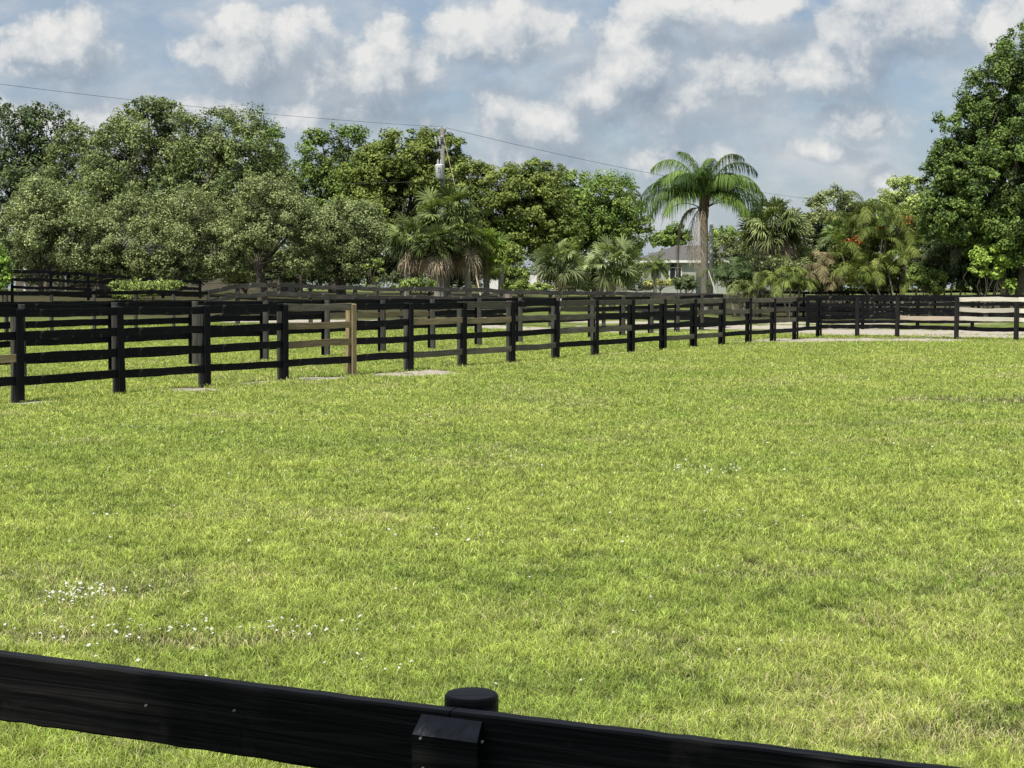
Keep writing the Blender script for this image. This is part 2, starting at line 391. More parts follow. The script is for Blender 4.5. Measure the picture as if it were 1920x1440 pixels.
# ------------------------------------------------------------------ fences
frnd = random.Random(3)
def board(name, a, b, hgt_, thick, mat, parent, off, wav=0.006, jit=0.0, nseg=9):
    """a rail from a to b (centre line), slightly bowed and with ragged edges; local x runs along it"""
    a = Vector(a); b = Vector(b); L = (b-a).length
    m = MB(); V = []; ph = frnd.uniform(0, 6); bow = frnd.uniform(-1, 1)*wav*1.6
    for i in range(nseg+1):
        t = i/nseg; x = t*L
        zc = bow*math.sin(PI*t)+wav*.25*math.sin(ph+t*7)
        ht = hgt_/2+frnd.uniform(-1, 1)*wav*.35; hb = hgt_/2+frnd.uniform(-1, 1)*wav*.45
        bev = thick*.12
        for (yy, zz) in ((-thick/2, -hb+bev), (-thick/2+bev, -hb), (thick/2-bev, -hb), (thick/2, -hb+bev), (thick/2, ht-bev), (thick/2-bev, ht), (-thick/2+bev, ht), (-thick/2, ht-bev)):
            V.append((x, yy, zc+zz))
    f = []
    for i in range(nseg):
        for j in range(8):
            k = (j+1) % 8; f.append((i*8+j, i*8+k, (i+1)*8+k, (i+1)*8+j))
    V = np.array(V); nv = len(V)
    V = np.vstack([V, [[0, 0, 0], [L, 0, 0]]]); f3 = []
    for j in range(8):
        k = (j+1) % 8; f3 += [(nv, j, k), (nv+1, nseg*8+k, nseg*8+j)]
    m.add(V, f, f3)
    o = m.build(name, mat, parent)
    X = (b-a).normalized(); Y = Vector((-X.y, X.x, 0)).normalized(); Z = X.cross(Y)
    mt = Matrix((X, Y, Z)).transposed().to_4x4(); mt.translation = a+Vector(off)-parent.location
    o.matrix_local = mt
    return o
def round_post(name, p, h, r, mat, parent, below=.35, n=14, lean=0.0):
    m = MB(); lx, ly = frnd.uniform(-1, 1)*lean, frnd.uniform(-1, 1)*lean
    pts = [(lx*z, ly*z, z) for z in (-below, 0, h*.3, h*.6, h*.85, h-.012, h)]
    rr = [r*1.08, r*1.06, r*1.03, r*1.0, r*.98, r*.97, r*.86]
    m.tube(pts, rr, n)
    return m.build(name, mat, parent, loc=Vector(p)-parent.location, smooth=False)
def batten(name, p, h, w, t, mat, parent, ang, off, z0=.06, slope=0.02):
    m = MB(); b = .004
    V = [(-w/2, -t/2, z0), (w/2, -t/2, z0), (w/2, t/2, z0), (-w/2, t/2, z0), (-w/2, -t/2, h-slope), (w/2, -t/2, h-slope), (w/2, t/2, h), (-w/2, t/2, h)]
    V = np.array(V)+np.array([[frnd.uniform(-.003, .003) for _ in range(3)] for _ in range(8)])
    m.add(V, [(0, 3, 2, 1), (4, 5, 6, 7), (0, 1, 5, 4), (1, 2, 6, 5), (2, 3, 7, 6), (3, 0, 4, 7)])
    o = m.build(name, mat, parent); o.location = Vector(p)+Vector(off)-parent.location; o.rotation_euler = (frnd.uniform(-.01, .01), frnd.uniform(-.012, .012), ang)
    return o
MK = {'k': 'black', 'b': 'brown', 't': 'tan', 'w': 'pale', 'g': 'grey', 'p': 'pink'}
def fence(name, label, pts, h=1.5, rails=(1.43, 1.07, .71, .35), colors=None, postmats=None, battens=None, side=1, pr=.075, rh=.14, rt=.035,
          wav=.012, postmat='black_post', defcol='k', cat='fence', group=None, poststick=0.0, overshoot=True, n=12):
    """pts: base points; rails nailed on the side given by `side` (+1: right hand of the run), battens cover the joints"""
    root = empty(name, pts[0]); tag(root, label, cat, group)
    for i, p in enumerate(pts):
        q = pts[min(i+1, len(pts)-1)]; pv = pts[max(i-1, 0)]
        d = (Vector(q)-Vector(pv)); d.z = 0; d.normalize(); nn = Vector((d.y, -d.x, 0))*side
        pm = (postmats or {}).get(i, postmat)
        hh = h+poststick+frnd.uniform(-.015, .015)
        round_post('post', p, hh, pr*frnd.uniform(.93, 1.06), M[pm], root, lean=.008, n=n)
        if battens:
            bm = battens.get(i, battens.get('all'))
            if bm:
                ang = math.atan2(d.y, d.x)+(PI if side < 0 else 0)
                batten('batten', p, h+frnd.uniform(-.01, .015), .14, .03, M[bm], root, ang, nn*(pr+rt+.018), z0=frnd.uniform(.0, .05))
    for i in range(len(pts)-1):
        a, b = Vector(pts[i]), Vector(pts[i+1])
        d = (b-a); d.z = 0; d.normalize(); nn = Vector((d.y, -d.x, 0))*side
        cs = (colors or {}).get(i, defcol*len(rails))
        for k, z in enumerate(rails):
            c = cs[k]
            if c == '-': continue
            j1, j2 = frnd.uniform(-.012, .012), frnd.uniform(-.012, .012)
            e = d*0.003
            board('rail', a+Vector((0, 0, z+j1))+e, b+Vector((0, 0, z+j2))-e, rh*frnd.uniform(.94, 1.05), rt, M[MK[c]], root, nn*(pr+rt/2), wav=wav)
    return root
def on_line(p0, p1, px):
    """point where the vertical plane of a pixel column crosses the ground line p0-p1"""
    t = (px-960)/(F*math.cos(TH))
    # x = t' * y with a tiny correction for pitch ignored (columns stay vertical near the axis)
    t = (px-960)/F/ (math.cos(TH)+0.0)
    d = p1-p0
    s = (t*p0.y-p0.x)/(d.x-t*d.y)
    return p0+d*s
# A: the run on the left, from the near left to the corner
pxA = [28, 219, 380, 527, 655, 763, 863, 955, 1038, 1112, 1180, 1240, 1297, 1350, 1400, 1446, 1488, 1532]
A = [on_line(LA0, LA1, p) for p in pxA]
stepA = A[0]-A[1]
A = [A[0]+stepA*2, A[0]+stepA]+A
colA = {1: 'kktk', 2: 'kkkk', 3: 'kkkk', 4: 'kkkk', 5: 'bttk', 6: 'kkkk', 7: 'ktkb', 8: 'btkb', 9: 'kbkb', 10: 'bbbk', 11: 'bkbk', 12: 'bkkk', 13: 'bkkb',
        14: 'bbkb', 15: 'bbkk', 16: 'bbkk', 17: 'bbbk', 18: 'kkkk'}
fence('paddock_fence', 'long black four-rail fence with tan repair boards, receding from the left edge', A, colors=colA,
      postmats={6: 'tan_post', **{i: 'grey_post' for i in (0, 1, 2, 3, 4, 5, 7, 8, 9, 10, 11)}}, battens={'all': 'black_post', 6: 'tan_post'}, side=1, cat='fence', pr=.072)
# B: the far side of the paddock
B0 = A[-1]
pxB = [(1607, 632.5), (1682, 633), (1793, 636), (1905, 640)]
Bp = [B0]+[ground(a, b) for a, b in pxB]
Bp.append(Bp[-1]+(Bp[-1]-Bp[-2])); Bp.append(Bp[-1]+(Bp[-1]-Bp[-2]))
for p in Bp: p.z = 0
bv = [p.copy() for p in Bp]
root = empty('paddock_fence', Bp[1]); tag(root, 'black fence closing the far right of the paddock, with pale new boards', 'fence')
pcB = {1: 'kkkk', 2: 'kkpk', 3: 'wwwk', 4: 'wwwk', 5: 'wwwk', 0: 'kkkk'}
hB = [1.48, 1.47, 1.50, 1.5, 1.36, 1.45, 1.45]
for i, p in enumerate(Bp):
    if i: round_post('post', p, hB[i], .083, M['post_far'], root, lean=.006)
for i in range(len(Bp)-1):
    a, b = Bp[i], Bp[i+1]; d = (b-a).normalized(); nn = Vector((-d.y, d.x, 0))   # rails on the far side of the posts
    for k, z in enumerate((1.42, 1.06, .74, .40)):
        c = pcB[i][k]
        board('rail', a+Vector((0, 0, z+frnd.uniform(-.01, .01)))+d*.003, b+Vector((0, 0, z+frnd.uniform(-.01, .01)))-d*.003, .15 if c in 'wp' else .145, .035, M[MK[c]], root, nn*(.083+.018), wav=.02)
# C: second run beyond the alley
q0 = ground(499, 677); q1 = ground(1170, 630); q0.z = q1.z = 0
Cx = [on_line(q0, q1, p) for p in (217, 367, 499, 614, 719, 812, 899, 976)]
st = (Cx[-1]-Cx[-3])/2
Cp = [Cx[0]-(Cx[1]-Cx[0])*2, Cx[0]-(Cx[1]-Cx[0])]+Cx
while Cp[-1].y+st.y < 73: Cp.append(Cp[-1]+st)
for p in Cp: p.z = float(hgt(p.x, p.y))
fence('alley_fence', 'second black four-rail fence running behind the long fence, across the grass alley', Cp, colors={5: 'ktkk', 6: 'ktkk', 10: 'kbkk', 13: 'bkkk'},
      side=-1, postmat='grey_post', battens={'all': 'black_post'}, pr=.075)
# D: weathered grey fence closing the inner paddock
def pxfence(spec):
    out = []
    for px, ytop, d, hh in spec:
        p = at(px, ytop, d); p.z -= hh; out.append(p)
    return out
def lerp_spec(a, b, n, h):
    return [(a[0]+(b[0]-a[0])*t, a[1]+(b[1]-a[1])*t, a[2]+(b[2]-a[2])*t, h) for t in [k/n for k in range(n+1)]]
# end at the last alley post
e = Cp[-1]
Ds = [(390, 545, 92), (445, 534, 90.5), (498, 532, 89), (582, 534.5, 86.8), (666, 537, 84.6), (754, 539.5, 82.6), (842, 541.5, 80.8), (940, 544, 79), (1032, 545.5, 77.5), (1132, 547.5, 76), (1222, 549, 75)]
Dp = []
for px, yt, d in Ds:
    dd_ = 65+(px-390)/832*8.0; p = at(px, yt, dd_); p.z -= 1.5; Dp.append(p)
Dp.append(Vector((e.x, e.y+.3, e.z)))
fence('inner_fence', 'weathered grey fence behind the alley fence, crossing the middle distance', Dp, colors={i: 'gggk' for i in range(12)}, defcol='g', side=1, postmat='grey_post', pr=.09, rh=.18, wav=.03)
# E: black fence at the far left
Ep = [at(px, 545, d) for px, d in ((-190, 50), (-88, 52), (11, 54), (96, 56.2), (176, 58.3), (254, 60.4), (325, 62.5), (386, 64.5))]
for p in Ep: p.z -= 1.45
fence('left_fence', 'black fence at the far left, below the trees and behind the alley fence', Ep, rails=(1.38, 1.0, .64, .28), side=1, postmat='grey_post', pr=.07, wav=.02)
# F: dark tall fence in front of the trees at the far left
Fs = [(22, 506), (95, 508), (165, 512), (235, 517), (305, 521), (375, 525)]
Fp = []
for k, (px, yt) in enumerate(Fs):
    p = at(px, yt, 85+k*1.5); p.z -= 1.55; Fp.append(p)
fence('tree_line_fence', 'dark plank fence half lost under the grey-green trees at the left', Fp, rails=(1.45, 1.05, .65, .28), side=1, pr=.08, rh=.17, wav=.04)
# G: thin black fence in front of the house
Gp = []
for k in range(17):
    px = 800+k*35+ (k % 3)*2; p = at(px, 531+k*.06, 186); p.z -= 1.15; Gp.append(p)
fence('roadside_fence', 'low thin black fence on the grass in front of the grey-roofed house', Gp, h=1.15, rails=(1.08, .55), side=1, pr=.10, rh=.16, wav=.01, n=6)
# H, I: fences behind the far right run
Hp = [at(px, 554, 70) for px in range(1515, 2100, 103)]
for p in Hp: p.z = float(hgt(p.x, p.y))
fence('track_fence', 'black fence just beyond the sand track at the right', Hp, side=1, postmat='black_post', pr=.08, wav=.02)
Ip = [at(px, 556, 84+0.006*(px-1440)) for px in range(1425, 2080, 82)]
for p in Ip: p.z = float(hgt(p.x, p.y))
fence('farther_fence', 'farther black fence seen through the rails, below the areca palms', Ip, side=1, h=1.35, rails=(1.28, .95, .62, .3), pr=.07, wav=.02, colors={0: 'gkkk', 3: 'kgkk'})

# foreground fence: shaded black board with a round post behind and a bevelled batten in front
ff = F/(1/3.13)
pt = at(868, 1337, 3.13); fdir = Vector((2.12, -1, 0)).normalized(); fn = Vector((-fdir.y*-1, 0, 0))
fn = Vector((fdir.y, -fdir.x, 0)).normalized()
if fn.y > 0: fn = -fn
root = empty('near_fence', (pt.x, pt.y, 0)); tag(root, 'near black board fence in shade along the bottom of the view', 'fence')
ZT = pt.z
drop = 0.0
for (z, nm) in ((ZT-.0775, 'rail'), (ZT-.0775-.33, 'rail'), (ZT-.0775-.62, 'rail')):
    mid = Vector((pt.x, pt.y, z))-fdir*.03
    board(nm, mid-fdir*2.3, mid-fdir*.002, .155, .038, M['black_near'], root, -fn*.019, wav=.004, nseg=46)
    board(nm, mid+fdir*.002, mid+fdir*1.7+Vector((0, 0, .016)), .155, .038, M['black_near'], root, -fn*.019, wav=.004, nseg=34)
pp = at(884, 1300, 3.13+.115)
mpost = MB(); hz = pp.z
ringr = .0555
mpost.tube([(0, 0, -.4), (0, 0, .3), (0, 0, hz-.012), (0, 0, hz-.004), (0, 0, hz)], [ringr, ringr, ringr, ringr*.985, ringr*.93], 28)
mpost.build('post', M['black_near'], root, loc=(pp.x-pt.x, pp.y-pt.y, 0))
for k in (-1,):
    mp2 = MB(); mp2.tube([(0, 0, -.4), (0, 0, hz-.01), (0, 0, hz)], [ringr, ringr, ringr*.9], 24)
    mp2.build('post', M['black_near'], root, loc=(pp.x-pt.x-fdir.x*2.3, pp.y-pt.y-fdir.y*2.3, 0))
m = MB()
for (t_, dz_) in ((-.075, -.05), (-.07, -.11), (.062, -.04), (.07, -.12), (.30, -.07), (.305, -.10), (-.52, -.045), (-.75, -.06)):
    q = Vector((0, 0, ZT+dz_+.0))+fdir*t_+fn*.0395-Vector((0, 0, 0)); r_ = .0028
    m.tube([tuple(q-fn*.003), tuple(q+fn*.0012)], r_, 7)
m.build('nails', M['pole'], root)
# batten with sloped top
mb = MB(); w = .145; t = .032; zt = ZT-.012
V = [(-w/2, 0, .05), (w/2, 0, .05), (w/2, t, .05), (-w/2, t, .05), (-w/2, 0, zt-.034), (w/2, 0, zt-.034), (w/2*.93, t, zt), (-w/2*.93, t, zt)]
mb.add(V, [(0, 3, 2, 1), (4, 5, 6, 7), (0, 1, 5, 4), (1, 2, 6, 5), (2, 3, 7, 6), (3, 0, 4, 7)])
M['black_sky_sheen'] = wood('black_paint_sky_sheen', (.006, .008, .012), (.014, .018, .026), (.03, .037, .05), 0.42, axis='z', spec=0.5)  # same black paint; sky sheen on the bevel put into its bluish colour
bo = mb.build('batten', [M['black_near'], M['black_sky_sheen']], root); bo.data.polygons[1].material_index = 1
bc = at(842, 1337, 3.13); bo.location = (bc.x-pt.x+fn.x*t+fn.x*.001-fdir.x*.0, bc.y-pt.y+fn.y*t, 0)
tt = (842-868)/F
# keep the batten on the board's face
along = (bc-pt).dot(fdir); bo.location = (fdir.x*along+fn.x*(t+.001), fdir.y*along+fn.y*(t+.001), 0)
bo.rotation_euler = (0, 0, math.atan2(fdir.y, fdir.x))

# thin white pipe leaning on the long fence
p = on_line(LA0, LA1, 1052)-nA*.25
m = MB(); m.tube([(0, 0, .02), (.22, .05, 1.55)], .017, 8)
tag(m.build('plastic_pipe', M['stick'], loc=(p.x, p.y, 0)), 'thin white pipe leaning behind the long fence', 'pipe')

# ------------------------------------------------------------------ foliage
def leaf_quads(rng, Pc, Nn, size, col, asp=.55, curl=0.0):
    n = len(Pc)
    up = rng.normal(size=(n, 3)); T = np.cross(Nn, up); T /= np.linalg.norm(T, axis=1, keepdims=True)+1e-9
    Bv = np.cross(Nn, T)
    s = (size*(0.6+0.8*rng.random(n)))[:, None]
    V = np.stack([Pc-T*s*.5, Pc+Bv*s*asp*.5, Pc+T*s*.5, Pc-Bv*s*asp*.5], 1).reshape(-1, 3)
    k = np.arange(n)*4
    return V, np.stack([k, k+1, k+2, k+3], 1), np.repeat(col, 4, axis=0)
def foliage(rng, lobes, base, hue, nleaf, size, clump=0.28, var=.85, sparse=0.0, fill=.25, hue2=None, asp=.55, top=None, droop=0, flat=.75, wisp=0.08, bright=2.3):
    """lobes: (x,y,z,rx,ry,rz) in local space. Leaves sit in many small clumps over the lobes"""
    size = size*.88
    area = np.array([(rx*rz)+(rx*ry) for _, _, _, rx, ry, rz in lobes]); area = area/area.sum()
    P = []; Nr = []; Cl = []
    hue = np.array(hue); hue2 = np.array(hue2 if hue2 is not None else hue*np.array([1.5, 1.3, 1.1]))
    for (x, y, z, rx, ry, rz), a in zip(lobes, area):
        nl = int(nleaf*1.9*a); rm = (rx+ry+rz)/3
        cr = clump*rm
        K = max(14, int(4.6/clump**2))
        for k in range(K):
            while True:
                u = rng.normal(size=3); u /= np.linalg.norm(u)
                if u[2] > -.92: break
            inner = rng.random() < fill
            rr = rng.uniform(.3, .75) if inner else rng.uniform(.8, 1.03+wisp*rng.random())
            c = np.array([x, y, z])+u*np.array([rx, ry, rz])*rr
            r = cr*rng.uniform(.45, 1.4); stv = rng.uniform(.65, 1.45, 3)
            m = max(4, int(nl/K*(r/cr)**2))
            v = rng.normal(size=(m, 3)); v /= np.linalg.norm(v, axis=1, keepdims=True)
            rad = rng.random(m)**.45
            rad = rad*(1+.35*(rng.random(m) < .12)*rng.random(m))
            off = v*rad[:, None]*r*np.array([1, 1, flat])*stv
            if droop: off[:, 2] -= droop*rng.random(m)**2*r
            P.append(c+off)
            nrm = v*.8+u*.5+np.array([0, 0, .45])+rng.normal(size=(m, 3))*.55
            Nr.append(nrm/np.linalg.norm(nrm, axis=1, keepdims=True))
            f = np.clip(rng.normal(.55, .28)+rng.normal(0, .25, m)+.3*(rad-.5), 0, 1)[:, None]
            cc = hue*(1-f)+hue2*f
            cc = cc*bright*(1-var/2+var*rng.random((m, 1)))*(.6+.5*rad[:, None])  # leaves towards a clump's core coloured darker, as its inner shade
            if inner: cc = cc*.4  # shade inside the crown put into the leaf colour
            Cl.append(cc)
    P = np.vstack(P); Nr = np.vstack(Nr); Cl = np.vstack(Cl)
    if sparse:
        k = rng.random(len(P)) > sparse; P, Nr, Cl = P[k], Nr[k], Cl[k]
    return leaf_quads(rng, P, Nr, size, Cl, asp)
def limb_mesh(rng, lobes, base_h, r0, fork=.35, n=9, multi=1, minr=.02, spread=.25, top=.85):
    m = MB()
    for s in range(multi):
        a = rng.uniform(0, 2*PI); ox, oy = (math.cos(a)*r0*1.2, math.sin(a)*r0*1.2) if multi > 1 else (0, 0)
        lean = spread*base_h*(1 if multi > 1 else .3)
        fk = np.array([ox+math.cos(a)*lean*.5, oy+math.sin(a)*lean*.5, base_h])
        pts = [np.array([ox, oy, -.4]), np.array([ox, oy, 0.0]), np.array([ox+math.cos(a)*lean*.15, oy+math.sin(a)*lean*.15, base_h*.5]), fk]
        m.tube(pts, [r0*1.35, r0*1.15, r0*.95, r0*.85], 9)
        for k in range(n):
            L = lobes[rng.integers(len(lobes))]
            u = rng.normal(size=3); u /= np.linalg.norm(u); u[2] = abs(u[2])*.8
            e = np.array(L[:3])+u*np.array(L[3:])*.8*top
            mid = fk*.45+e*.55+rng.normal(size=3)*.12*np.linalg.norm(e-fk)*np.array([1, 1, .4]); mid[2] = max(mid[2], fk[2]*.9)
            q1 = fk*.75+mid*.25+np.array([0, 0, .05])
            m.tube([fk-np.array([0, 0, base_h*.12]), q1, mid, e], [r0*.6, r0*.45, r0*.27, minr], 6)
    return m
def tree(name, label, depth, blobs, base_px, hue, hue2, nleaf=16000, size=.2, cat='tree', group=None, r0=.2, th=None, bark='bark', seed=1, multi=1, zr=None, base_y=None, dscale=1.0, limbs=9, **kw):
    r = np.random.default_rng(seed)
    b = at(base_px, 541, depth); b.z = float(hgt(b.x, b.y))
    lobes = []
    for (cx, cy, rx, ry, *dz) in blobs:
        dd = dz[0] if dz else 0
        c = at(cx, cy, depth+dd); sx = rx*(depth+dd)/F; sz = ry*(depth+dd)/F
        lobes.append((c.x-b.x, dd, c.z-b.z, sx, (sx+sz)/2*.95*dscale, sz))
    root = empty(name, b); tag(root, label, cat, group)
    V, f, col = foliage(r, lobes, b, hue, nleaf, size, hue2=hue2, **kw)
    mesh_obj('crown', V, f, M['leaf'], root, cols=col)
    if th is None: th = max(.3, min(l[2]-l[5]*.7 for l in lobes))
    limb_mesh(r, lobes, th, r0, multi=multi, n=limbs).build('trunk', M[bark], root)
    return root
OL = (.055, .075, .024); OL2 = (.155, .175, .075)        # olive grey-green
OLd = (.04, .058, .018); OLd2 = (.115, .14, .05)
GR = (.04, .075, .012); GR2 = (.118, .160, .038)           # fresh green
YG = (.055, .078, .014); YG2 = (.16, .20, .045)           # yellow green
DK = (.022, .035, .015); DK2 = (.07, .095, .035)         # dark
PG = (.06, .08, .03); PG2 = (.165, .19, .08)              # pale grey green
LOW = 'low grey-green trees in front of the tree line'
# tall back row
tree('tall_tree', 'dark gappy tree rising at the far left edge of the photo', 132, [(15, 290, 80, 95), (100, 260, 55, 60), (60, 330, 90, 80), (20, 400, 90, 90), (70, 215, 25, 22), (10, 215, 22, 22)], 50, DK, DK2, 20000, .30, seed=11, r0=.35, clump=.2, sparse=.25, fill=.3, limbs=14)
tree('tall_tree', 'mid-height dark olive tree between the far-left tree and the tallest one', 124, [(150, 300, 55, 68), (110, 380, 75, 70), (190, 380, 60, 80)], 150, OLd, OLd2, 15000, .22, seed=12, r0=.3, clump=.22)
tree('tall_tree', 'tallest broad olive tree with a feathery top, left of centre', 116, [(300, 300, 125, 95), (420, 290, 105, 85), (250, 350, 110, 100), (380, 390, 140, 90), (500, 340, 50, 55), (290, 205, 55, 24), (460, 400, 80, 80), (215, 250, 30, 28)], 330, OLd, OLd2, 70000, .21, seed=13, r0=.45, clump=.17, wisp=.12, limbs=16)
tree('tall_tree', 'small sharp green tree tip rising right behind the tallest olive tree', 124, [(492, 285, 40, 55), (505, 360, 45, 60)], 495, GR, GR2, 7000, .22, seed=14, r0=.25, clump=.25)
tree('tall_tree', 'fresh green round tree right of the sky notch', 122, [(640, 305, 80, 68), (590, 350, 50, 65), (680, 370, 80, 80), (620, 400, 70, 70), (590, 258, 25, 16)], 625, GR, GR2, 26000, .22, seed=15, r0=.35, clump=.2, limbs=12)
tree('tall_tree', 'yellow-green tree behind the utility pole', 112, [(770, 310, 95, 65), (710, 330, 70, 60), (830, 300, 48, 50), (760, 400, 100, 70), (690, 400, 50, 60)], 760, YG, YG2, 46000, .22, seed=16, r0=.35, clump=.19, flat=.7, bright=1.6, limbs=12)
tree('tall_tree', 'spreading olive-yellow tree right of the utility pole', 108, [(930, 370, 90, 62), (1000, 395, 75, 65), (880, 340, 45, 40), (1040, 430, 60, 50), (900, 440, 80, 50), (970, 450, 80, 40), (1010, 350, 60, 50)], 950, YG, YG2, 48000, .2, seed=17, r0=.35, clump=.2, flat=.65, bright=1.6, limbs=14, bark='bark_pale')
tree('tall_tree', 'dense green domed tree beside the grey-roofed house', 114, [(1120, 395, 85, 70), (1070, 380, 70, 60), (1170, 425, 50, 58), (1110, 440, 95, 50)], 1120, GR, GR2, 34000, .19, seed=18, r0=.4, clump=.17, fill=.3, limbs=12)
# low grey-green row
lowk = dict(cat='tree', group=LOW)
tree('low_tree', 'low pale tree at the far left, its forked trunk in front of a dark fence', 95, [(90, 420, 105, 62), (40, 440, 70, 55), (140, 450, 80, 55), (80, 370, 60, 35), (30, 490, 45, 28), (150, 495, 45, 25)], 84, PG, PG2, 22000, .15, seed=21, r0=.16, clump=.2, multi=2, **lowk)
tree('low_tree', 'small olive tree just right of the forked far-left tree', 96, [(215, 450, 62, 60), (190, 490, 60, 35), (245, 400, 45, 40), (250, 500, 50, 24)], 190, OL, OL2, 14000, .14, seed=22, r0=.12, clump=.22, multi=2, **lowk)
tree('low_tree', 'wide low olive tree above the yellow-green vine', 95, [(350, 415, 90, 62), (300, 455, 75, 50), (390, 460, 80, 55), (340, 495, 70, 28), (290, 500, 50, 22), (410, 500, 45, 24)], 330, OL, OL2, 24000, .14, seed=23, r0=.15, clump=.2, multi=3, **lowk)
tree('low_tree', 'round low olive tree with a bare slanting trunk and dark hollow under its crown', 94, [(510, 395, 75, 62), (470, 440, 55, 50), (560, 430, 50, 55), (500, 360, 50, 30), (560, 490, 40, 26), (445, 485, 30, 25)], 492, OL, OL2, 21000, .14, seed=24, r0=.15, clump=.22, th=2.0, multi=2, **lowk)
tree('low_tree', 'low grey tree left of the fan palm cluster', 97, [(650, 430, 85, 55), (610, 450, 60, 50), (690, 450, 50, 55), (650, 395, 45, 25), (640, 495, 70, 26)], 640, PG, PG2, 20000, .14, seed=25, r0=.14, clump=.22, multi=3, **lowk)
tree('low_tree', 'olive tree in the gap below the green round tree', 101, [(590, 440, 55, 60), (560, 490, 60, 30), (450, 490, 60, 40)], 560, OLd, OLd2, 13000, .15, seed=26, r0=.14, clump=.25, multi=2, **lowk)
# right side
tree('bushy_tree', 'rounded olive tree standing right of the shaggy fan palm', 98, [(1560, 405, 50, 50), (1540, 450, 55, 50), (1600, 440, 40, 60)], 1560, OL, OL2, 15000, .17, seed=31, r0=.2, clump=.22)
tree('bushy_tree', 'light green feathery tree peeking left of the biggest tree', 104, [(1690, 375, 40, 45), (1660, 420, 50, 50), (1720, 420, 45, 60)], 1690, (.08, .11, .03), (.21, .25, .08), 14000, .18, seed=32, r0=.2, clump=.22, sparse=.1)
tree('giant_tree', 'tall dark spreading tree filling the right edge of the photo', 80, [(1930, 200, 130, 105), (1830, 270, 85, 80), (1900, 330, 150, 100), (1790, 340, 60, 70), (1960, 110, 95, 70), (1840, 400, 110, 70), (1950, 420, 150, 80), (1770, 400, 50, 60), (1860, 200, 40, 30)], 1897, (.013, .026, .008), (.085, .125, .028), 105000, .145, cat='tree', seed=33, r0=.22, clump=.14, fill=.35, wisp=.12, multi=3, limbs=16, th=3.5, asp=.7)
tree('bushy_tree', 'dark undergrowth tree beneath the tall tree at the right edge', 84, [(1800, 500, 80, 50), (1900, 495, 80, 50), (1850, 450, 100, 50), (1960, 480, 60, 70)], 1855, (.012, .02, .008), (.035, .055, .02), 22000, .2, seed=34, r0=.1, clump=.25, multi=3)
tree('flame_tree', 'feathery green tree speckled with orange blossom', 88, [(1630, 455, 75, 40), (1690, 430, 60, 45), (1600, 490, 50, 35), (1710, 490, 55, 50)], 1650, (.04, .07, .014), (.14, .17, .035), 18000, .14, cat='tree', seed=35, r0=.12, clump=.24, flat=.4, multi=2)
# background trees behind the house
tree('distant_tree', 'small distant tree showing above the house roof left of the queen palm', 185, [(1268, 440, 26, 20), (1240, 450, 22, 12)], 1262, GR, GR2, 4500, .28, seed=41, r0=.2, clump=.3)
tree('distant_tree', 'distant flat-topped tree right behind the queen palm trunk', 178, [(1360, 447, 34, 20), (1340, 480, 32, 22), (1390, 470, 30, 25)], 1360, GR, YG2, 7000, .26, seed=42, r0=.2, clump=.3)
# bushes
def bush(name, label, depth, blobs, hue, hue2, nleaf, size, seed, cat='bush', th=.3, **kw):
    return tree(name, label, depth, blobs, blobs[0][0], hue, hue2, nleaf, size, cat=cat, seed=seed, r0=.04, th=th, multi=3, limbs=6, **kw)
BRI = (.055, .08, .018); BRI2 = (.15, .19, .05)
bush('bush', 'bright green bush at the far left edge beside the dark fence', 84, [(5, 515, 16, 32), (-10, 500, 20, 40)], (.05, .10, .015), (.16, .24, .04), 3500, .13, 51, clump=.3)
bush('vine', 'yellow-green vine sprawling over the fence under the left trees', 88, [(285, 537, 58, 6), (225, 534, 22, 8), (330, 533, 20, 7), (255, 550, 46, 5)], (.06, .085, .02), (.15, .19, .05), 4600, .12, 52, cat='vine', clump=.35)
bush('bush', 'pale yellow-green bush below the beige barn', 96, [(460, 524, 28, 10), (440, 520, 14, 8)], (.14, .14, .05), (.27, .27, .12), 2200, .12, 53, clump=.35)
bush('bush', 'low light-green bush at the foot of the utility pole', 84, [(785, 532, 32, 9), (760, 536, 16, 6)], BRI, BRI2, 2200, .12, 54, clump=.35)
bush('bush', 'bright yellow-green bush beside the white wall', 92, [(978, 518, 15, 18), (965, 534, 24, 10), (1005, 540, 30, 7), (965, 480, 16, 22)], BRI, BRI2, 7000, .13, 55, clump=.28)
bush('bush', 'small bare-branched bush with yellow-green tufts left of the palm cluster', 90, [(706, 492, 12, 8), (718, 510, 8, 7), (690, 500, 10, 5), (705, 525, 7, 6)], BRI, BRI2, 900, .12, 56, clump=.4)
bush('bush', 'low dark shrub under the brown hanging frond of the queen palm', 96, [(1285, 530, 22, 14)], (.03, .045, .018), (.09, .11, .05), 2500, .12, 57, clump=.3)
bush('bush', 'lime-green shrub lit in front of the dark undergrowth at right', 79, [(1850, 475, 26, 16), (1880, 480, 16, 20), (1835, 500, 14, 18), (1895, 535, 12, 12), (1868, 510, 14, 10)], (.08, .125, .02), (.22, .29, .06), 3600, .15, 58, clump=.4, asp=.75)
bush('bush', 'leafy mid-green shrub just behind the black fence at right', 82, [(1745, 530, 30, 20), (1720, 510, 18, 14)], (.045, .075, .015), (.12, .16, .04), 3500, .13, 59, clump=.35)
bush('bush', 'olive scrub at the foot of the shaggy fan palm', 90, [(1440, 505, 55, 35), (1490, 520, 50, 30), (1390, 515, 40, 28)], OL, OL2, 11000, .13, 60, clump=.25)
bush('bush', 'leafy olive screen hiding the right half of the house', 102, [(1370, 470, 40, 34), (1420, 480, 45, 40), (1490, 470, 50, 45), (1530, 500, 50, 40)], OLd, OLd2, 15000, .16, 66, clump=.24)
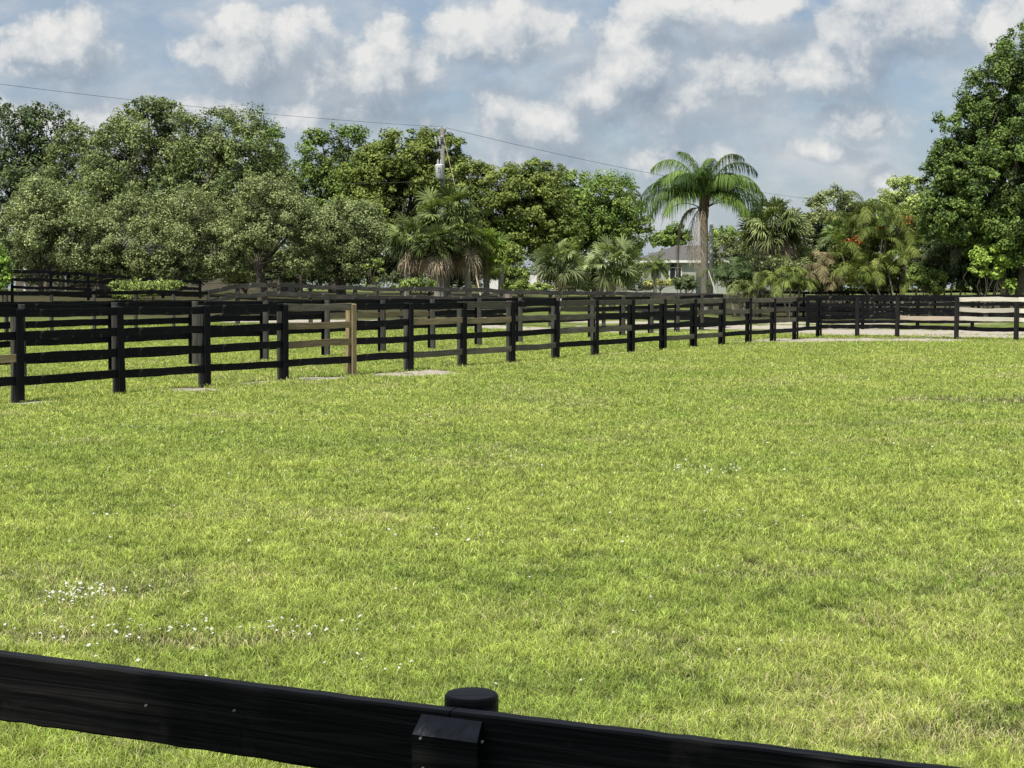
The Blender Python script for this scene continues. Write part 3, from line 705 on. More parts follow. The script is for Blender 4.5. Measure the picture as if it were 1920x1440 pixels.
bush('bush', 'low scrub beneath the orange-flowered tree', 86, [(1590, 525, 55, 26), (1660, 525, 55, 26), (1540, 535, 40, 16)], (.04, .065, .014), (.13, .165, .04), 9000, .13, 61, clump=.25)
bush('bush', 'yellow flowering hedge below the house window', 150, [(1240, 528, 20, 4.5), (1255, 530, 22, 4.5), (1222, 531, 14, 4)], (.16, .18, .05), (.24, .25, .09), 1500, .2, 62, clump=.4)
bush('bush', 'dark clipped hedge in front of the grey house walls', 151, [(1195, 533, 34, 10), (1150, 533, 40, 10), (1100, 536, 30, 7), (1290, 532, 20, 10)], (.02, .03, .012), (.05, .07, .03), 2500, .2, 63, clump=.35)
bush('bush', 'tangled undergrowth behind the fan palm cluster', 97, [(800, 500, 70, 38), (870, 500, 50, 38), (730, 510, 50, 28), (940, 510, 30, 20)], (.015, .024, .01), (.05, .065, .025), 14000, .17, 64, clump=.3)
# hedge behind the low left trees, the shade there put into its dark leaves
bush('bush', 'hedge behind the low left trees, coloured dark as shade', 112, [(120, 500, 110, 32), (300, 505, 120, 30), (560, 505, 110, 30), (690, 505, 60, 30)], (.015, .024, .01), (.05, .07, .025), 22000, .2, 65, clump=.14, dscale=.3)
# far-off wood closing the view behind houses and trees
def far_woods():
    r = np.random.default_rng(77); lobes = []
    for k in range(84):
        x = -150+k*3.7+r.uniform(-1.5, 1.5); y = 235+r.uniform(-12, 12); h = 5.0+r.uniform(-1.2, 2.2)+(2.2 if x < 5 else 0)
        lobes.append((x, y, h*.5+1, 3.4, 3.0, h*.55))
    V, f, col = foliage(r, lobes, None, OLd, 46000, .6, hue2=OLd2, clump=.3, fill=.2)
    tag(mesh_obj('distant_woods', V, f, M['leaf'], cols=col), 'far-off dark tree line closing the view behind the houses', 'woods', kind='stuff')
far_woods()
# orange blossom clusters
def blossoms(par_px, depth, spots, seed, parent):
    r = np.random.default_rng(seed); lobes = []
    for cx, cy, rx, ry in spots:
        c = at(cx, cy, depth); lobes.append((c.x-parent.location.x, c.y-parent.location.y, c.z-parent.location.z, rx*depth/F, rx*depth/F*.6, ry*depth/F))
    V, f, col = foliage(r, lobes, None, (.30, .10, .03), 420, .12, hue2=(.42, .16, .05), clump=.5, bright=1.2)
    mesh_obj('blossom', V, f, M['leaf'], parent, cols=col)
fl = [o for o in C.objects if o.name.startswith('flame_tree')][0]
blossoms(1600, 85.2, [(1598, 450, 17, 5), (1705, 412, 15, 12), (1655, 425, 8, 4), (1612, 455, 8, 4)], 5, fl)

# ------------------------------------------------------------------ palms
def strip(m, pts, w, side, col):
    pts = np.asarray(pts); n = len(pts)
    V = []
    for p, ww in zip(pts, w): V += [p-side*ww/2, p+side*ww/2]
    f = [(2*i, 2*i+1, 2*i+3, 2*i+2) for i in range(n-1)]
    m.add(V, f, col=col)
def unit(v): return v/(np.linalg.norm(v)+1e-9)
def fan(m, r, o, az, el, lp, lb, nl, hue, hue2, droop=.35, w=.055, fold=.25):
    d = np.array([math.cos(az)*math.cos(el), math.sin(az)*math.cos(el), math.sin(el)])
    o = np.asarray(o, float)
    pts = [o+d*lp*t+np.array([0, 0, -1])*lp*.18*t*t for t in (0, .35, .7, 1)]
    sd = unit(np.cross(d, [0, 0, 1])+1e-6)
    f0 = r.random()
    strip(m, pts, [.05, .035, .03, .025], sd, hue2)
    tip = pts[-1]; d2 = unit(pts[-1]-pts[-2]); up = unit(np.cross(sd, d2)); ph = r.normal()*.75
    sd = sd*math.cos(ph)+up*math.sin(ph); up = unit(np.cross(sd, d2))
    bc = hue*(1-f0)+hue2*f0
    for i in range(nl):
        a = (i/(nl-1)-.5)*2*R(115)
        ln = lb*(1-.3*abs(a)/R(115))*r.uniform(.9, 1.12)
        u = unit(d2*math.cos(a)+sd*math.sin(a)+up*fold*(1-abs(math.cos(a)))+r.normal(size=3)*.05)
        p1 = tip+u*ln*.5
        p2 = tip+u*ln*.82+np.array([0, 0, -1])*ln*droop*.10
        p3 = tip+u*ln*1.0+np.array([0, 0, -1])*ln*droop*.42
        s2 = unit(np.cross(u, up)+1e-6)
        c = bc*r.uniform(.5, 1.55)
        strip(m, [tip, p1, p2, p3], [w*.4, w, w*.6, .008], s2, c)
def sabal(name, label, depth, px, py, rad_px, trunk=True, dead=1.0, seed=1, hue=(.05, .075, .02), hue2=(.155, .19, .07), n=62, group=None, r0=.17, lean=0, droop=.45, tpx=None, cat='palm'):
    r = np.random.default_rng(seed); hue = np.array(hue); hue2 = np.array(hue2)
    c = at(px, py, depth); bx = at(tpx if tpx else px, 541, depth)
    b = Vector((bx.x, depth, float(hgt(bx.x, depth))))
    root = empty(name, b); tag(root, label, cat, group)
    top = np.array([c.x-b.x, 0, c.z-b.z]); Rm = rad_px*depth/F*1.22
    m = MB()
    for k in range(n):
        az = k*2.399+r.uniform(-.3, .3); el = math.asin(np.clip(1-1.75*(k+.5)/n, -1, 1))*.95
        if el < -R(38) and dead > .5: el = -R(38)+r.uniform(0, .5)
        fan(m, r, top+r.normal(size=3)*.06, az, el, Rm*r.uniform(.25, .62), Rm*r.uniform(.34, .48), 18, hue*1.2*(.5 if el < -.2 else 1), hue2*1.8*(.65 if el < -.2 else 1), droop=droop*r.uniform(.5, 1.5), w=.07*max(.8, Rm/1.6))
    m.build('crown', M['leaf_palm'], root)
    if dead:
        m = MB(); h1 = np.array([.24, .18, .12]); h2 = np.array([.55, .46, .34])
        for k in range(int(18*dead)):
            az = k*2.399+r.uniform(-.3, .3); el = -R(r.uniform(40, 82))
            fan(m, r, top-np.array([0, 0, .25]), az, el, Rm*r.uniform(.35, .6), Rm*r.uniform(.35, .55), 14, h1, h2, droop=.9, w=.05, fold=-.3)
        m.build('dead_frond_skirt', M['dead'], root)
    if trunk:
        m = MB(); zs = np.linspace(0, 1, 12)
        pts = [np.array([0, 0, -.4])]+[np.array([top[0]*t**1.3, .05*math.sin(t*5), (top[2]-.1)*t]) for t in zs]
        rr = [r0*1.2]+[r0*(1.15-.2*t+.06*(i % 2)) for i, t in enumerate(zs)]
        m.tube(pts, rr, 10)
        m.build('trunk', M['palm_trunk'], root)
    return root
SG = 'shaggy fan palms clustered round the utility pole'
sabal('fan_palm', 'tallest fan palm, its green head right under the transformer', 92, 838, 402, 68, seed=101, group=SG, dead=1.2, n=70)
sabal('fan_palm', 'left fan palm of the cluster, with a brown dead skirt', 91, 778, 440, 52, seed=102, group=SG, tpx=760, dead=2.2)
sabal('fan_palm', 'right fan palm of the cluster, next to the guy wire', 91, 868, 438, 50, seed=103, group=SG, tpx=880, dead=2.2)
sabal('fan_palm', 'front low fan palm in the middle of the cluster, tan fronds hanging', 89.5, 820, 452, 46, seed=104, group=SG, dead=2.2)
sabal('fan_palm', 'brighter green fan palm just right of the shaggy cluster', 93, 912, 462, 50, seed=105, hue=(.07, .115, .02), hue2=(.24, .30, .07), dead=.3)
sabal('fan_palm', 'low yellow-green fan palm beside the white wall', 92, 940, 497, 30, seed=106, hue=(.08, .125, .02), hue2=(.27, .33, .08), dead=0, n=22)
sabal('fan_palm', 'left of the two low silvery fan palms in front of the house', 96, 1050, 488, 53, seed=107, hue=(.06, .085, .03), hue2=(.22, .26, .12), dead=.4, n=54, tpx=1046)
sabal('fan_palm', 'right of the two low silvery fan palms, fronds held upright', 95, 1148, 490, 57, seed=108, hue=(.06, .085, .03), hue2=(.22, .26, .12), dead=.2, n=58)
sabal('fan_palm', 'big shaggy brown-skirted fan palm right of the queen palm', 96, 1450, 418, 62, seed=109, hue=(.06, .085, .025), hue2=(.17, .2, .08), dead=2.6, n=84, droop=.6)
sabal('fan_palm', 'fan palm half hidden left of the orange blossom', 90, 1575, 440, 40, seed=110, dead=.4, hue=(.05, .08, .025), hue2=(.16, .21, .08))

def pinnate(m, r, o, az, el, L, nl, lw, ll, hue, hue2, sag=1.0, leafdroop=.6, n=14, curl=0, bare=.05, rw=.05, stalk=None):
    d = np.array([math.cos(az)*math.cos(el), math.sin(az)*math.cos(el), math.sin(el)]); p = np.array(o, float)
    P = [p.copy()]; D = [d.copy()]; st = L/n
    for i in range(n):
        t = (i+1)/n
        d = unit(d+np.array([0, 0, -1])*sag*st/L*(.6+1.8*t)); p = p+d*st; P.append(p.copy()); D.append(d.copy())
    P = np.array(P); D = np.array(D)
    m.tube(P, np.linspace(rw, .006, len(P)), 5, col=stalk if stalk is not None else hue2*.9)
    f0 = r.random(); bc = hue*(1-f0)+hue2*f0
    for i in range(nl):
        t = bare+(1-bare)*(i+.5)/nl; k = t*n; a = min(int(k), n-1); fr = k-a
        q = P[a]*(1-fr)+P[a+1]*fr; tn = unit(D[a]*(1-fr)+D[a+1]*fr)
        sd = unit(np.cross(tn, [0, 0, 1])+1e-6); up = np.cross(sd, tn)
        ln = ll*(math.sin(PI*min(1, .12+t*.86))**.6)*r.uniform(.85, 1.15)
        for s in (-1, 1):
            u = unit(sd*s*.8+tn*.55+up*r.uniform(-.15, .35)+r.normal(size=3)*.06)
            g = np.array([0, 0, -1.0])
            p1 = q+u*ln*.4+g*ln*leafdroop*.12; p2 = q+u*ln*.72+g*ln*leafdroop*.5; p3 = q+u*ln*.85+g*ln*leafdroop*1.0
            wd = unit(np.cross(u, up)+tn*.3)
            strip(m, [q, p1, p2, p3], [lw*.5, lw, lw*.7, .004], wd, bc*r.uniform(.45, 1.6))
def feather_palm(name, label, depth, px, ytop, scale, fronds, base_px=None, seed=1, hue=(.04, .085, .02), hue2=(.14, .22, .05), trunk_r=.16, L=3.6, cat='palm', group=None, extra=None, nl=42, ll=.75, lw=.04, z0=None):
    r = np.random.default_rng(seed); hue = np.array(hue); hue2 = np.array(hue2)
    c = at(px, ytop, depth); bx = at(base_px or px, 541, depth); b = Vector((bx.x, depth, float(hgt(bx.x, depth))))
    root = empty(name, b); tag(root, label, cat, group)
    top = np.array([c.x-b.x, 0, c.z-b.z])
    for (az, el, l, sag, dr) in fronds:
        m = MB(); pinnate(m, r, top+np.array([math.cos(az), math.sin(az), 0])*trunk_r*.6, az, el, L*l*scale, nl, lw, ll*scale, hue, hue2, sag=sag, leafdroop=dr)
        m.build('frond', M['leaf_palm'], root)
    m = MB(); zs = np.linspace(0, 1, 14)
    pts = [np.array([0, 0, -.4])]+[np.array([top[0]*t, 0, (top[2]-.05)*t]) for t in zs]
    rr = [trunk_r*1.2]+[trunk_r*(1.12-.15*t)*(1+.03*(i % 2)) for i, t in enumerate(zs)]
    m.tube(pts, rr, 12); m.build('trunk', M['palm_trunk'], root, smooth=True)
    return root, top, r
# queen palm: head about (1318, 395), arching fronds
fr = []
rq = random.Random(4)
spec = [(178, 72, 1.0, 2.0), (160, 60, .95, 2.0), (205, 66, .85, 2.1), (4, 70, 1.0, 2.0), (20, 78, .95, 2.0), (-12, 56, .95, 1.9), (30, 62, .9, 1.9), (2, 44, 1.05, 1.7), (-25, 34, .95, 1.6), (182, 46, 1.1, 1.8), (170, 30, 1.12, 1.5), (198, 34, 1.0, 1.7),
        (90, 72, .8, 1.9), (120, 55, .9, 1.8), (60, 60, .9, 1.8), (-80, 80, .7, 1.9), (-100, 74, .6, 1.8), (-50, 62, .7, 1.8), (-135, 62, .75, 1.8), (6, 20, 1.08, 1.5), (-35, 16, .8, 1.3), (215, 18, .8, 1.3), (150, 30, .95, 1.6), (40, 34, .95, 1.6), (140, 80, .8, 1.6)]
_old = [(180, 62, 1.0, 1.35), (165, 78, .95, 1.5), (10, 75, .9, 1.1), (30, 60, .95, 1.6), (0, 40, 1.0, 1.5), (-20, 30, .95, 1.3), (190, 35, 1.05, 1.5), (175, 20, 1.0, 1.2), (200, 48, .95, 1.6),
        (90, 60, .9, 1.5), (120, 45, .9, 1.6), (60, 50, .9, 1.5), (-90, 62, .85, 1.6), (-60, 45, .95, 1.6), (-120, 45, .95, 1.6), (-40, 20, .95, 1.3), (-140, 22, 1.0, 1.3), (15, 18, 1.0, 1.1), (-80, 85, .8, .9), (150, 30, .95, 1.4), (40, 30, .95, 1.4), (170, 5, .9, 1.0)]
for a, e_, l, s in spec: fr.append((R(a), R(e_), l*1.06, s*.88, 1.15))
QD = 88
qp, qtop, qr = feather_palm('queen_palm', 'tall queen palm with drooping feathery head and brown hanging fronds', QD, 1320, 366, 1.0, fr, base_px=1322, seed=7, L=3.75, nl=84, ll=.8, lw=.042, trunk_r=.2, hue=(.03, .065, .014), hue2=(.20, .30, .065))
# old boots and brown fibre under the head
m = MB(); 
for k in range(26):
    az = k*2.4; z = qtop[2]-.1-1.25*k/26
    d = np.array([math.cos(az), math.sin(az), 0])
    p = np.array([qtop[0], 0, z])
    m.tube([p+d*.12+[0, 0, -.35], p+d*.2, p+d*(.26+.04*(k % 3))+[0, 0, .35]], [.09, .075, .03], 5, col=np.array([.17, .13, .085])*(.6+.8*((k*37) % 10)/10))
m.build('leaf_boots', M['dead'], qp)
# bare arching stalks
for (az, el, l, sag) in ((0, 42, 3.6, 2.6), (-8, 50, 4.6, 3.4), (180, 35, 3.0, 1.8)):
    m = MB(); r = np.random.default_rng(int(az+500))
    pinnate(m, r, qtop+np.array([.1*math.cos(R(az)), 0, -.75]), R(az), R(el), l, 4, .02, .2, np.array([.1, .1, .07]), np.array([.18, .17, .12]), sag=sag, bare=.85, rw=.035, stalk=np.array([.13, .13, .10]))
    m.build('bare_stalk', M['dead'], qp)
# brown hanging fronds
for k, (az, off, l) in enumerate(((190, -.5, 4.3), (250, -.1, 4.0), (178, -.7, 3.7), (205, -.3, 3.3), (182, -.3, 4.4))):
    m = MB(); r = np.random.default_rng(60+k)
    pinnate(m, r, qtop+np.array([off*.5, -.15, -.7]), R(az), R(-20 if k % 2 else 14), l, 44, .032, .5, np.array([.17, .145, .105]), np.array([.36, .32, .25]), sag=6.5, leafdroop=1.3, rw=.035, stalk=np.array([.3, .25, .18]), n=18)
    m.build('dead_frond', M['dead'], qp)
# orange-brown spathe on the trunk
m = MB(); p = qtop+np.array([-.02, -.2, -1.25])
m.tube([p+[0, -.02, .05], p+[0, -.06, -.35], p+[0, -.04, -1.2], p+[0.02, -.02, -1.9]], [.13, .075, .04, .02], 7, col=(.48, .27, .15)); m.build('flower_sheath', M['dead'], qp)

# small feather palms and arecas
def rand_fronds(n, seed, el0=20, el1=80, s0=1.0, s1=1.8, l0=.8, l1=1.1, dr=.6):
    q = random.Random(seed)
    return [(k*2.399+q.uniform(-.3, .3), R(q.uniform(el0, el1)), q.uniform(l0, l1), q.uniform(s0, s1), dr) for k in range(n)]
feather_palm('date_palm', 'small low palm with a round head in front of the house wall', 140, 1228, 502, 1, rand_fronds(20, 2, 5, 80), seed=71, L=2.0, nl=24, ll=.5, lw=.07, trunk_r=.14, hue=(.05, .08, .015), hue2=(.17, .22, .05))
feather_palm('distant_palm', 'palm head poking above the domed green tree', 150, 1010, 318, 1, rand_fronds(12, 3, 25, 80, .8, 1.6), seed=72, L=1.5, nl=20, ll=.6, lw=.08, trunk_r=.15, hue=(.03, .06, .025), hue2=(.08, .13, .05))
feather_palm('distant_palm', 'palm fronds showing over the right shoulder of the domed tree', 150, 1172, 362, 1, rand_fronds(12, 4, 5, 60, .8, 1.6), seed=73, L=2.0, nl=22, ll=.5, lw=.08, trunk_r=.15, hue=(.03, .06, .025), hue2=(.10, .15, .05))
def areca(name, label, depth, px, ybase_r, stems, seed, hue=(.05, .085, .016), hue2=(.19, .23, .05), L=2.6, group=None, spread=.8, nl=30, ll=.5, cat='palm'):
    r = np.random.default_rng(seed); hue = np.array(hue); hue2 = np.array(hue2)
    bx = at(px, 541, depth); b = Vector((bx.x, depth, float(hgt(bx.x, depth))))
    root = empty(name, b); tag(root, label, cat, group)
    mf = MB(); mt = MB()
    for (sx, ytop) in stems:
        c = at(sx, ytop, depth); top = np.array([c.x-b.x, r.uniform(-.6, .6), c.z-b.z]); foot = np.array([top[0]*.35+r.uniform(-.3, .3), r.uniform(-.3, .3), -.3])
        mt.tube([foot, foot*.5+top*.5+[0, 0, .1], top], [.06, .05, .045], 7, col=(.9, 1, .6))
        n = r.integers(6, 9); a0 = r.uniform(0, 6)
        for k in range(n):
            pinnate(mf, r, top, a0+k*2.399, R(r.uniform(25, 80)), L*r.uniform(.7, 1.1), nl, .045, ll, hue, hue2, sag=r.uniform(1.2, 2.4), leafdroop=r.uniform(.3, .9), rw=.025, stalk=hue2*1.2)
    mf.build('crown', M['leaf_palm'], root); mt.build('stems', M['bark_pale'], root)
    return root
areca('areca_palm', 'tall clump of feathery areca palms in front of the light green tree', 86, 1640, 0, [(1625, 400), (1665, 395), (1690, 420), (1600, 430), (1650, 450), (1580, 480), (1710, 470), (1630, 500)], 81, L=2.5)
areca('areca_palm', 'areca clump with stems curling just behind the black fence', 84, 1680, 0, [(1670, 505), (1700, 490), (1640, 515), (1600, 520), (1730, 520)], 82, L=1.8, hue=(.06, .10, .015), hue2=(.25, .29, .07))
areca('areca_palm', 'grey-green drooping palm beneath the tall tree at right', 83, 1790, 0, [(1790, 465), (1810, 490), (1770, 500)], 83, L=2.2, hue=(.07, .09, .04), hue2=(.21, .23, .13))
areca('areca_palm', 'low sprawling feather palm right beside the queen palm trunk', 86, 1390, 0, [(1375, 505), (1400, 520), (1360, 525)], 84, L=1.6, hue=(.03, .055, .02), hue2=(.11, .16, .06))
areca('areca_palm', 'pale yellow-green cycad-like palm below the shaggy fan palm', 84, 1480, 0, [(1480, 520), (1500, 530), (1460, 530)], 85, L=1.4, hue=(.08, .12, .02), hue2=(.28, .34, .09))
areca('areca_palm', 'spiky low palm tuft at the foot of the queen palm', 85, 1400, 0, [(1400, 545), (1420, 543), (1385, 548)], 86, L=1.2, hue=(.09, .12, .03), hue2=(.28, .32, .12))
areca('areca_palm', 'brown-tinged palm tuft between the shaggy palm and the areca clump', 85, 1545, 0, [(1545, 500), (1530, 520), (1560, 525)], 87, L=1.6, hue=(.10, .09, .045), hue2=(.27, .23, .12))

# ------------------------------------------------------------------ utility pole and wires
PD = 96
pb = at(832, 541, PD); pz = float(hgt(pb.x, PD)); pb.z = pz
ptop = at(830, 240, PD)
up_ = empty('utility_pole', pb); tag(up_, 'slim grey utility pole with a white transformer, rising from the palms', 'utility pole')
hp = ptop.z-pz
m = MB(); m.tube([(0, 0, -.4), (0, 0, 0), (-.03, 0, hp*.5), (-.06, 0, hp)], [.17, .16, .14, .115], 12); m.build('pole', M['pole'], up_, smooth=True)
tr = at(824, 322, PD-.35); tl = Vector((tr.x-pb.x, -.38, tr.z-pz))
m = MB(); m.tube([(0, 0, -.42), (0, 0, -.40), (0, 0, .36), (0, 0, .40), (0, 0, .44)], [.22, .25, .25, .26, .18], 18)
to = m.build('transformer', M['metal_white'], up_, loc=tl, smooth=True)
m = MB()
for sx in (-.09, .09):
    m.tube([(sx, 0, .44), (sx, 0, .5), (sx, 0, .54), (sx, 0, .6), (sx, 0, .66), (sx, 0, .74)], [.05, .075, .05, .07, .045, .03], 8)
m.build('bushing', M['porcelain'], to)
m = MB(); m.box(-.05, .12, .24, .42, -.3, -.22); m.box(-.05, .12, .24, .42, .18, .26); m.build('bracket', M['pole'], to)
# faded emblem strokes on the tank face
m = MB(); m.tube([(-.06, -.262, .22), (-.02, -.262, .02), (-.05, -.262, -.1)], .014, 5); m.tube([(-.06, -.262, .22), (.05, -.262, .2), (.055, -.262, -.12)], .013, 5); m.build('marking', M['wire'], to)
# insulators at the head, cut-out fuses on the left
for nm, px, py, dy in (('insulator', 823, 243, 0), ('insulator', 834, 243, 0), ('insulator', 828, 258, -.2)):
    q = at(px, py, PD+dy); m = MB(); l = q-pb
    m.tube([(0, 0, -.22), (0, 0, -.12), (0, 0, -.1), (0, 0, 0), (0, 0, .02), (0, 0, .14)], [.04, .05, .09, .06, .09, .04], 8); m.build(nm, M['porcelain'], up_, loc=l, smooth=True)
for k, px in enumerate((817, 824)):
    q = at(px, 263, PD-.2); l = q-pb
    m = MB(); m.tube([(-.05, 0, .25), (0, 0, .1), (.04, 0, -.25)], [.045, .07, .045], 7); m.tube([(0, 0, 0), (.3, 0, -.08)], .02, 5); m.build('fuse_cutout', M['porcelain'], up_, loc=l)
def wire(name, label, a, b, sag, r=.012, mat='wire'):
    a, b = Vector(a), Vector(b); pts = [tuple(a.lerp(b, t)-Vector((0, 0, 4*sag*t*(1-t)))-a) for t in np.linspace(0, 1, 40)]
    m = MB(); m.tube(pts, r, 5); return tag(m.build(name, M[mat], loc=a), label, 'wire')
tp = at(830, 238, PD)
lf = at(-420, 100, 62); wire('power_line', 'thin power line crossing the sky from upper left to the pole', lf, tp, .35, .009)
rt = at(1900, 392, 175); wire('power_line', 'thin power line dropping from the pole towards the right, past the queen palm', tp, rt, 1.6, .012)
wire('power_line', 'faint lower line crossing in front of the left trees', at(-300, 270, 72), at(826, 338, PD), .8, .005, 'pole')
gw0 = at(833, 262, PD-.1); gw1 = at(899, 545, PD-6); 
m = MB(); l0 = gw0-pb; l1 = gw1-pb; m.tube([tuple(l0), tuple(l1)], .012, 5); m.build('guy_wire', M['guard'], up_)
m = MB(); q1 = l1.lerp(l0, .24); q2 = l1.lerp(l0, -.03); m.tube([tuple(q1), tuple(q2)], .045, 6); m.build('guy_guard', M['guard'], up_)
# grey concrete post right of the queen palm
p = at(1333, 541, 92); p.z = float(hgt(p.x, 92)); q = at(1333, 418, 92)
m = MB(); m.tube([(0, 0, -.3), (0, 0, q.z-p.z-.05), (0, 0, q.z-p.z)], [.13, .11, .09], 10)
tag(m.build('concrete_post', flat('concrete', (.42, .43, .41), .9, .2, .12), loc=p, smooth=True), 'plain pale post standing right behind the queen palm trunk', 'post')
p = at(1344, 552, 84); m = MB(); m.tube([(0, 0, -.1), (-.45, 0, 1.25)], [.035, .03], 6)
tag(m.build('prop_stick', M['stick'], loc=p), 'pale stick propped against the queen palm trunk', 'stick')

# ------------------------------------------------------------------ houses
def house():
    D = 160; s = D/F
    base = at(1330, 541, D); gz0 = 1.3; root = empty('house', (base.x, D, gz0)); tag(root, 'single-storey house with grey hipped roof behind the queen palm', 'house')
    def X(px): return (px-1330)*s
    def Z(py): return at(0, py, D).z-gz0
    ev, rd = Z(489), Z(457)
    dep = 12
    # walls
    m = MB(); m.box(X(1195), X(1560), .5, dep, -.3, ev); m.build('wall', M['wall_grey_shaded'], root)
    def hip(x0, x1, y0, y1, z0, z1, inset, name='roof', o=.5):
        m = MB(); x0 -= o; x1 += o; y0 -= o; y1 += o; ym = (y0+y1)/2; xi = inset
        V = [(x0, y0, z0), (x1, y0, z0), (x1, y1, z0), (x0, y1, z0), (x0+xi, ym, z1), (x1-xi, ym, z1)]
        m.add(V, [(0, 1, 5, 4), (2, 3, 4, 5)], [(1, 2, 5), (3, 0, 4)]); m.add(V[:4], [(3, 2, 1, 0)])
        f = m.build(name, M['roof'], root)
        m = MB(); m.box(x0-.02, x1+.02, y0-.04, y0+.0, z0-.22, z0+.02); m.box(x0-.04, x0, y0, y1, z0-.22, z0+.02); m.build('fascia', M['trim'], f)
    hip(X(1195), X(1560), .5, dep, ev, rd, 5)
    # projecting bay with its own hip, as the visible ridge shows
    m = MB(); m.box(X(1236), X(1300), -2.2, .6, -.3, ev-.02); m.build('wall', M['wall_grey_shaded'], root)
    hip(X(1236), X(1300), -2.2, 5.0, ev-.01, rd-.5, 1.6)
    # arched window with dark panes
    for px, w in ((1262, 20), (1385, 20), (1440, 18)):
        yy = -2.2 if px < 1300 else .5
        x0, x1 = X(px-w/2), X(px+w/2); z0, z1 = Z(524), Z(503)
        m = MB(); m.box(x0-.1, x1+.1, yy-.07, yy-.01, z0-.1, z1+.05); 
        fr_ = m.build('window', M['trim'], root)
        m = MB(); m.box(x0, (x0+x1)/2-.03, yy-.1, yy-.072, z0, z1); m.box((x0+x1)/2+.03, x1, yy-.1, yy-.072, z0, z1)
        n = 10; c = ((x0+x1)/2, z1+.1); rr = (x1-x0)/2
        V = [(c[0], yy-.09, c[1])]+[(c[0]+rr*math.cos(PI*k/n), yy-.09, c[1]+rr*.75*math.sin(PI*k/n)) for k in range(n+1)]
        m.add(V, F3=[(0, k+2, k+1) for k in range(n)]); m.build('pane', M['glass'], fr_)
    # left white gabled wing
    g0, g1 = X(1062), X(1195)
    m = MB(); m.box(g0, g1-.01, 1.5, dep-.5, -.3, ev+.01); m.build('wall', M['wall_grey_shaded'], root)
    hip(g0, g1+1, 1.5, dep-.5, ev+.02, rd+.03, 4)
    x0, x1 = X(1078), X(1136); xm = X(1107); z1 = Z(453); z0 = Z(489)
    m = MB(); y0 = -.6
    V = [(x0, y0, -.3), (x1, y0, -.3), (x1, y0, z0), (xm, y0, z1-.15), (x0, y0, z0), (x0, 1.6, -.3), (x1, 1.6, -.3), (x1, 1.6, z0), (xm, 1.6, z1-.15), (x0, 1.6, z0)]
    m.add(V, [(0, 1, 2, 4), (1, 6, 7, 2), (5, 0, 4, 9)], [(4, 2, 3)]); m.build('gable', M['wall_grey_shaded'], root)
    m = MB(); ov = .35
    for sgn, xa in ((-1, x0), (1, x1)):
        xo = xa+sgn*ov; zo = z0-ov*(z1-z0)/(xm-x0)
        V = [(xm, y0-.3, z1), (xo, y0-.3, zo), (xo, 6, zo), (xm, 6, z1), (xm, y0-.3, z1-.14), (xo, y0-.3, zo-.14), (xo, 6, zo-.14), (xm, 6, z1-.14)]
        m.add(V, [(0, 3, 2, 1), (4, 5, 6, 7), (0, 1, 5, 4), (1, 2, 6, 5)])
    rf = m.build('roof', M['roof'], root)
    m = MB()
    for sgn, xa in ((-1, x0), (1, x1)):
        xo = xa+sgn*ov; zo = z0-ov*(z1-z0)/(xm-x0)
        m.add([(xm, y0-.33, z1+.03), (xo, y0-.33, zo+.03), (xo, y0-.33, zo-.2), (xm, y0-.33, z1-.2)], [(0, 1, 2, 3)])
    m.build('fascia', M['trim'], rf)
    for px in (1073, 1100, 1120, 1170):
        x0, x1 = X(px-5), X(px+5); yy = -.6 if 1078 < px < 1136 else 1.5
        m = MB(); m.box(x0-.08, x1+.08, yy-.06, yy-.01, Z(529), Z(511)); w_ = m.build('window', M['trim'], root)
        m = MB(); m.box(x0, x1, yy-.09, yy-.062, Z(528), Z(512)); m.build('pane', M['glass'], w_)
house()
# low white walls left of the house
bush('bush', 'grey-green shrubs under the gable between the twin fan palms', 110, [(1105, 512, 34, 28), (1180, 515, 26, 22), (1085, 535, 30, 10)], OLd, OL2, 7000, .14, 67, clump=.28)
def low_wall(label, D, x0, x1, yt, depth_=.4):
    a, b = at(x0, yt, D), at(x1, yt, D); g = float(hgt(a.x, D)); r = empty('garden_wall', (a.x, D, g)); tag(r, label, 'wall')
    m = MB(); m.box(0, b.x-a.x, 0, depth_, -.3, a.z-g); m.build('wall', M['wall_white'], r)
    m = MB(); m.box(-.06, b.x-a.x+.06, -.06, depth_+.06, a.z-g+.002, a.z-g+.10); m.build('coping', M['roof'], r)
low_wall('low bright white wall left of the twin fan palms, nearest the house', 152, 984, 1044, 514)
low_wall('low bright white wall glimpsed just right of the palm cluster', 150, 905, 958, 513)
p = at(876, 541, 130); g = float(hgt(p.x, 130)); q = at(876, 508, 130)
m = MB(); m.box(-.12, .12, -.12, .12, -.3, q.z-g); m.box(-.16, .16, -.16, .16, q.z-g+.001, q.z-g+.08)
tag(m.build('gate_pillar', M['trim'], loc=(p.x, 130, g)), 'slim white pillar glimpsed between palm trunks beside the guy wire', 'pillar')
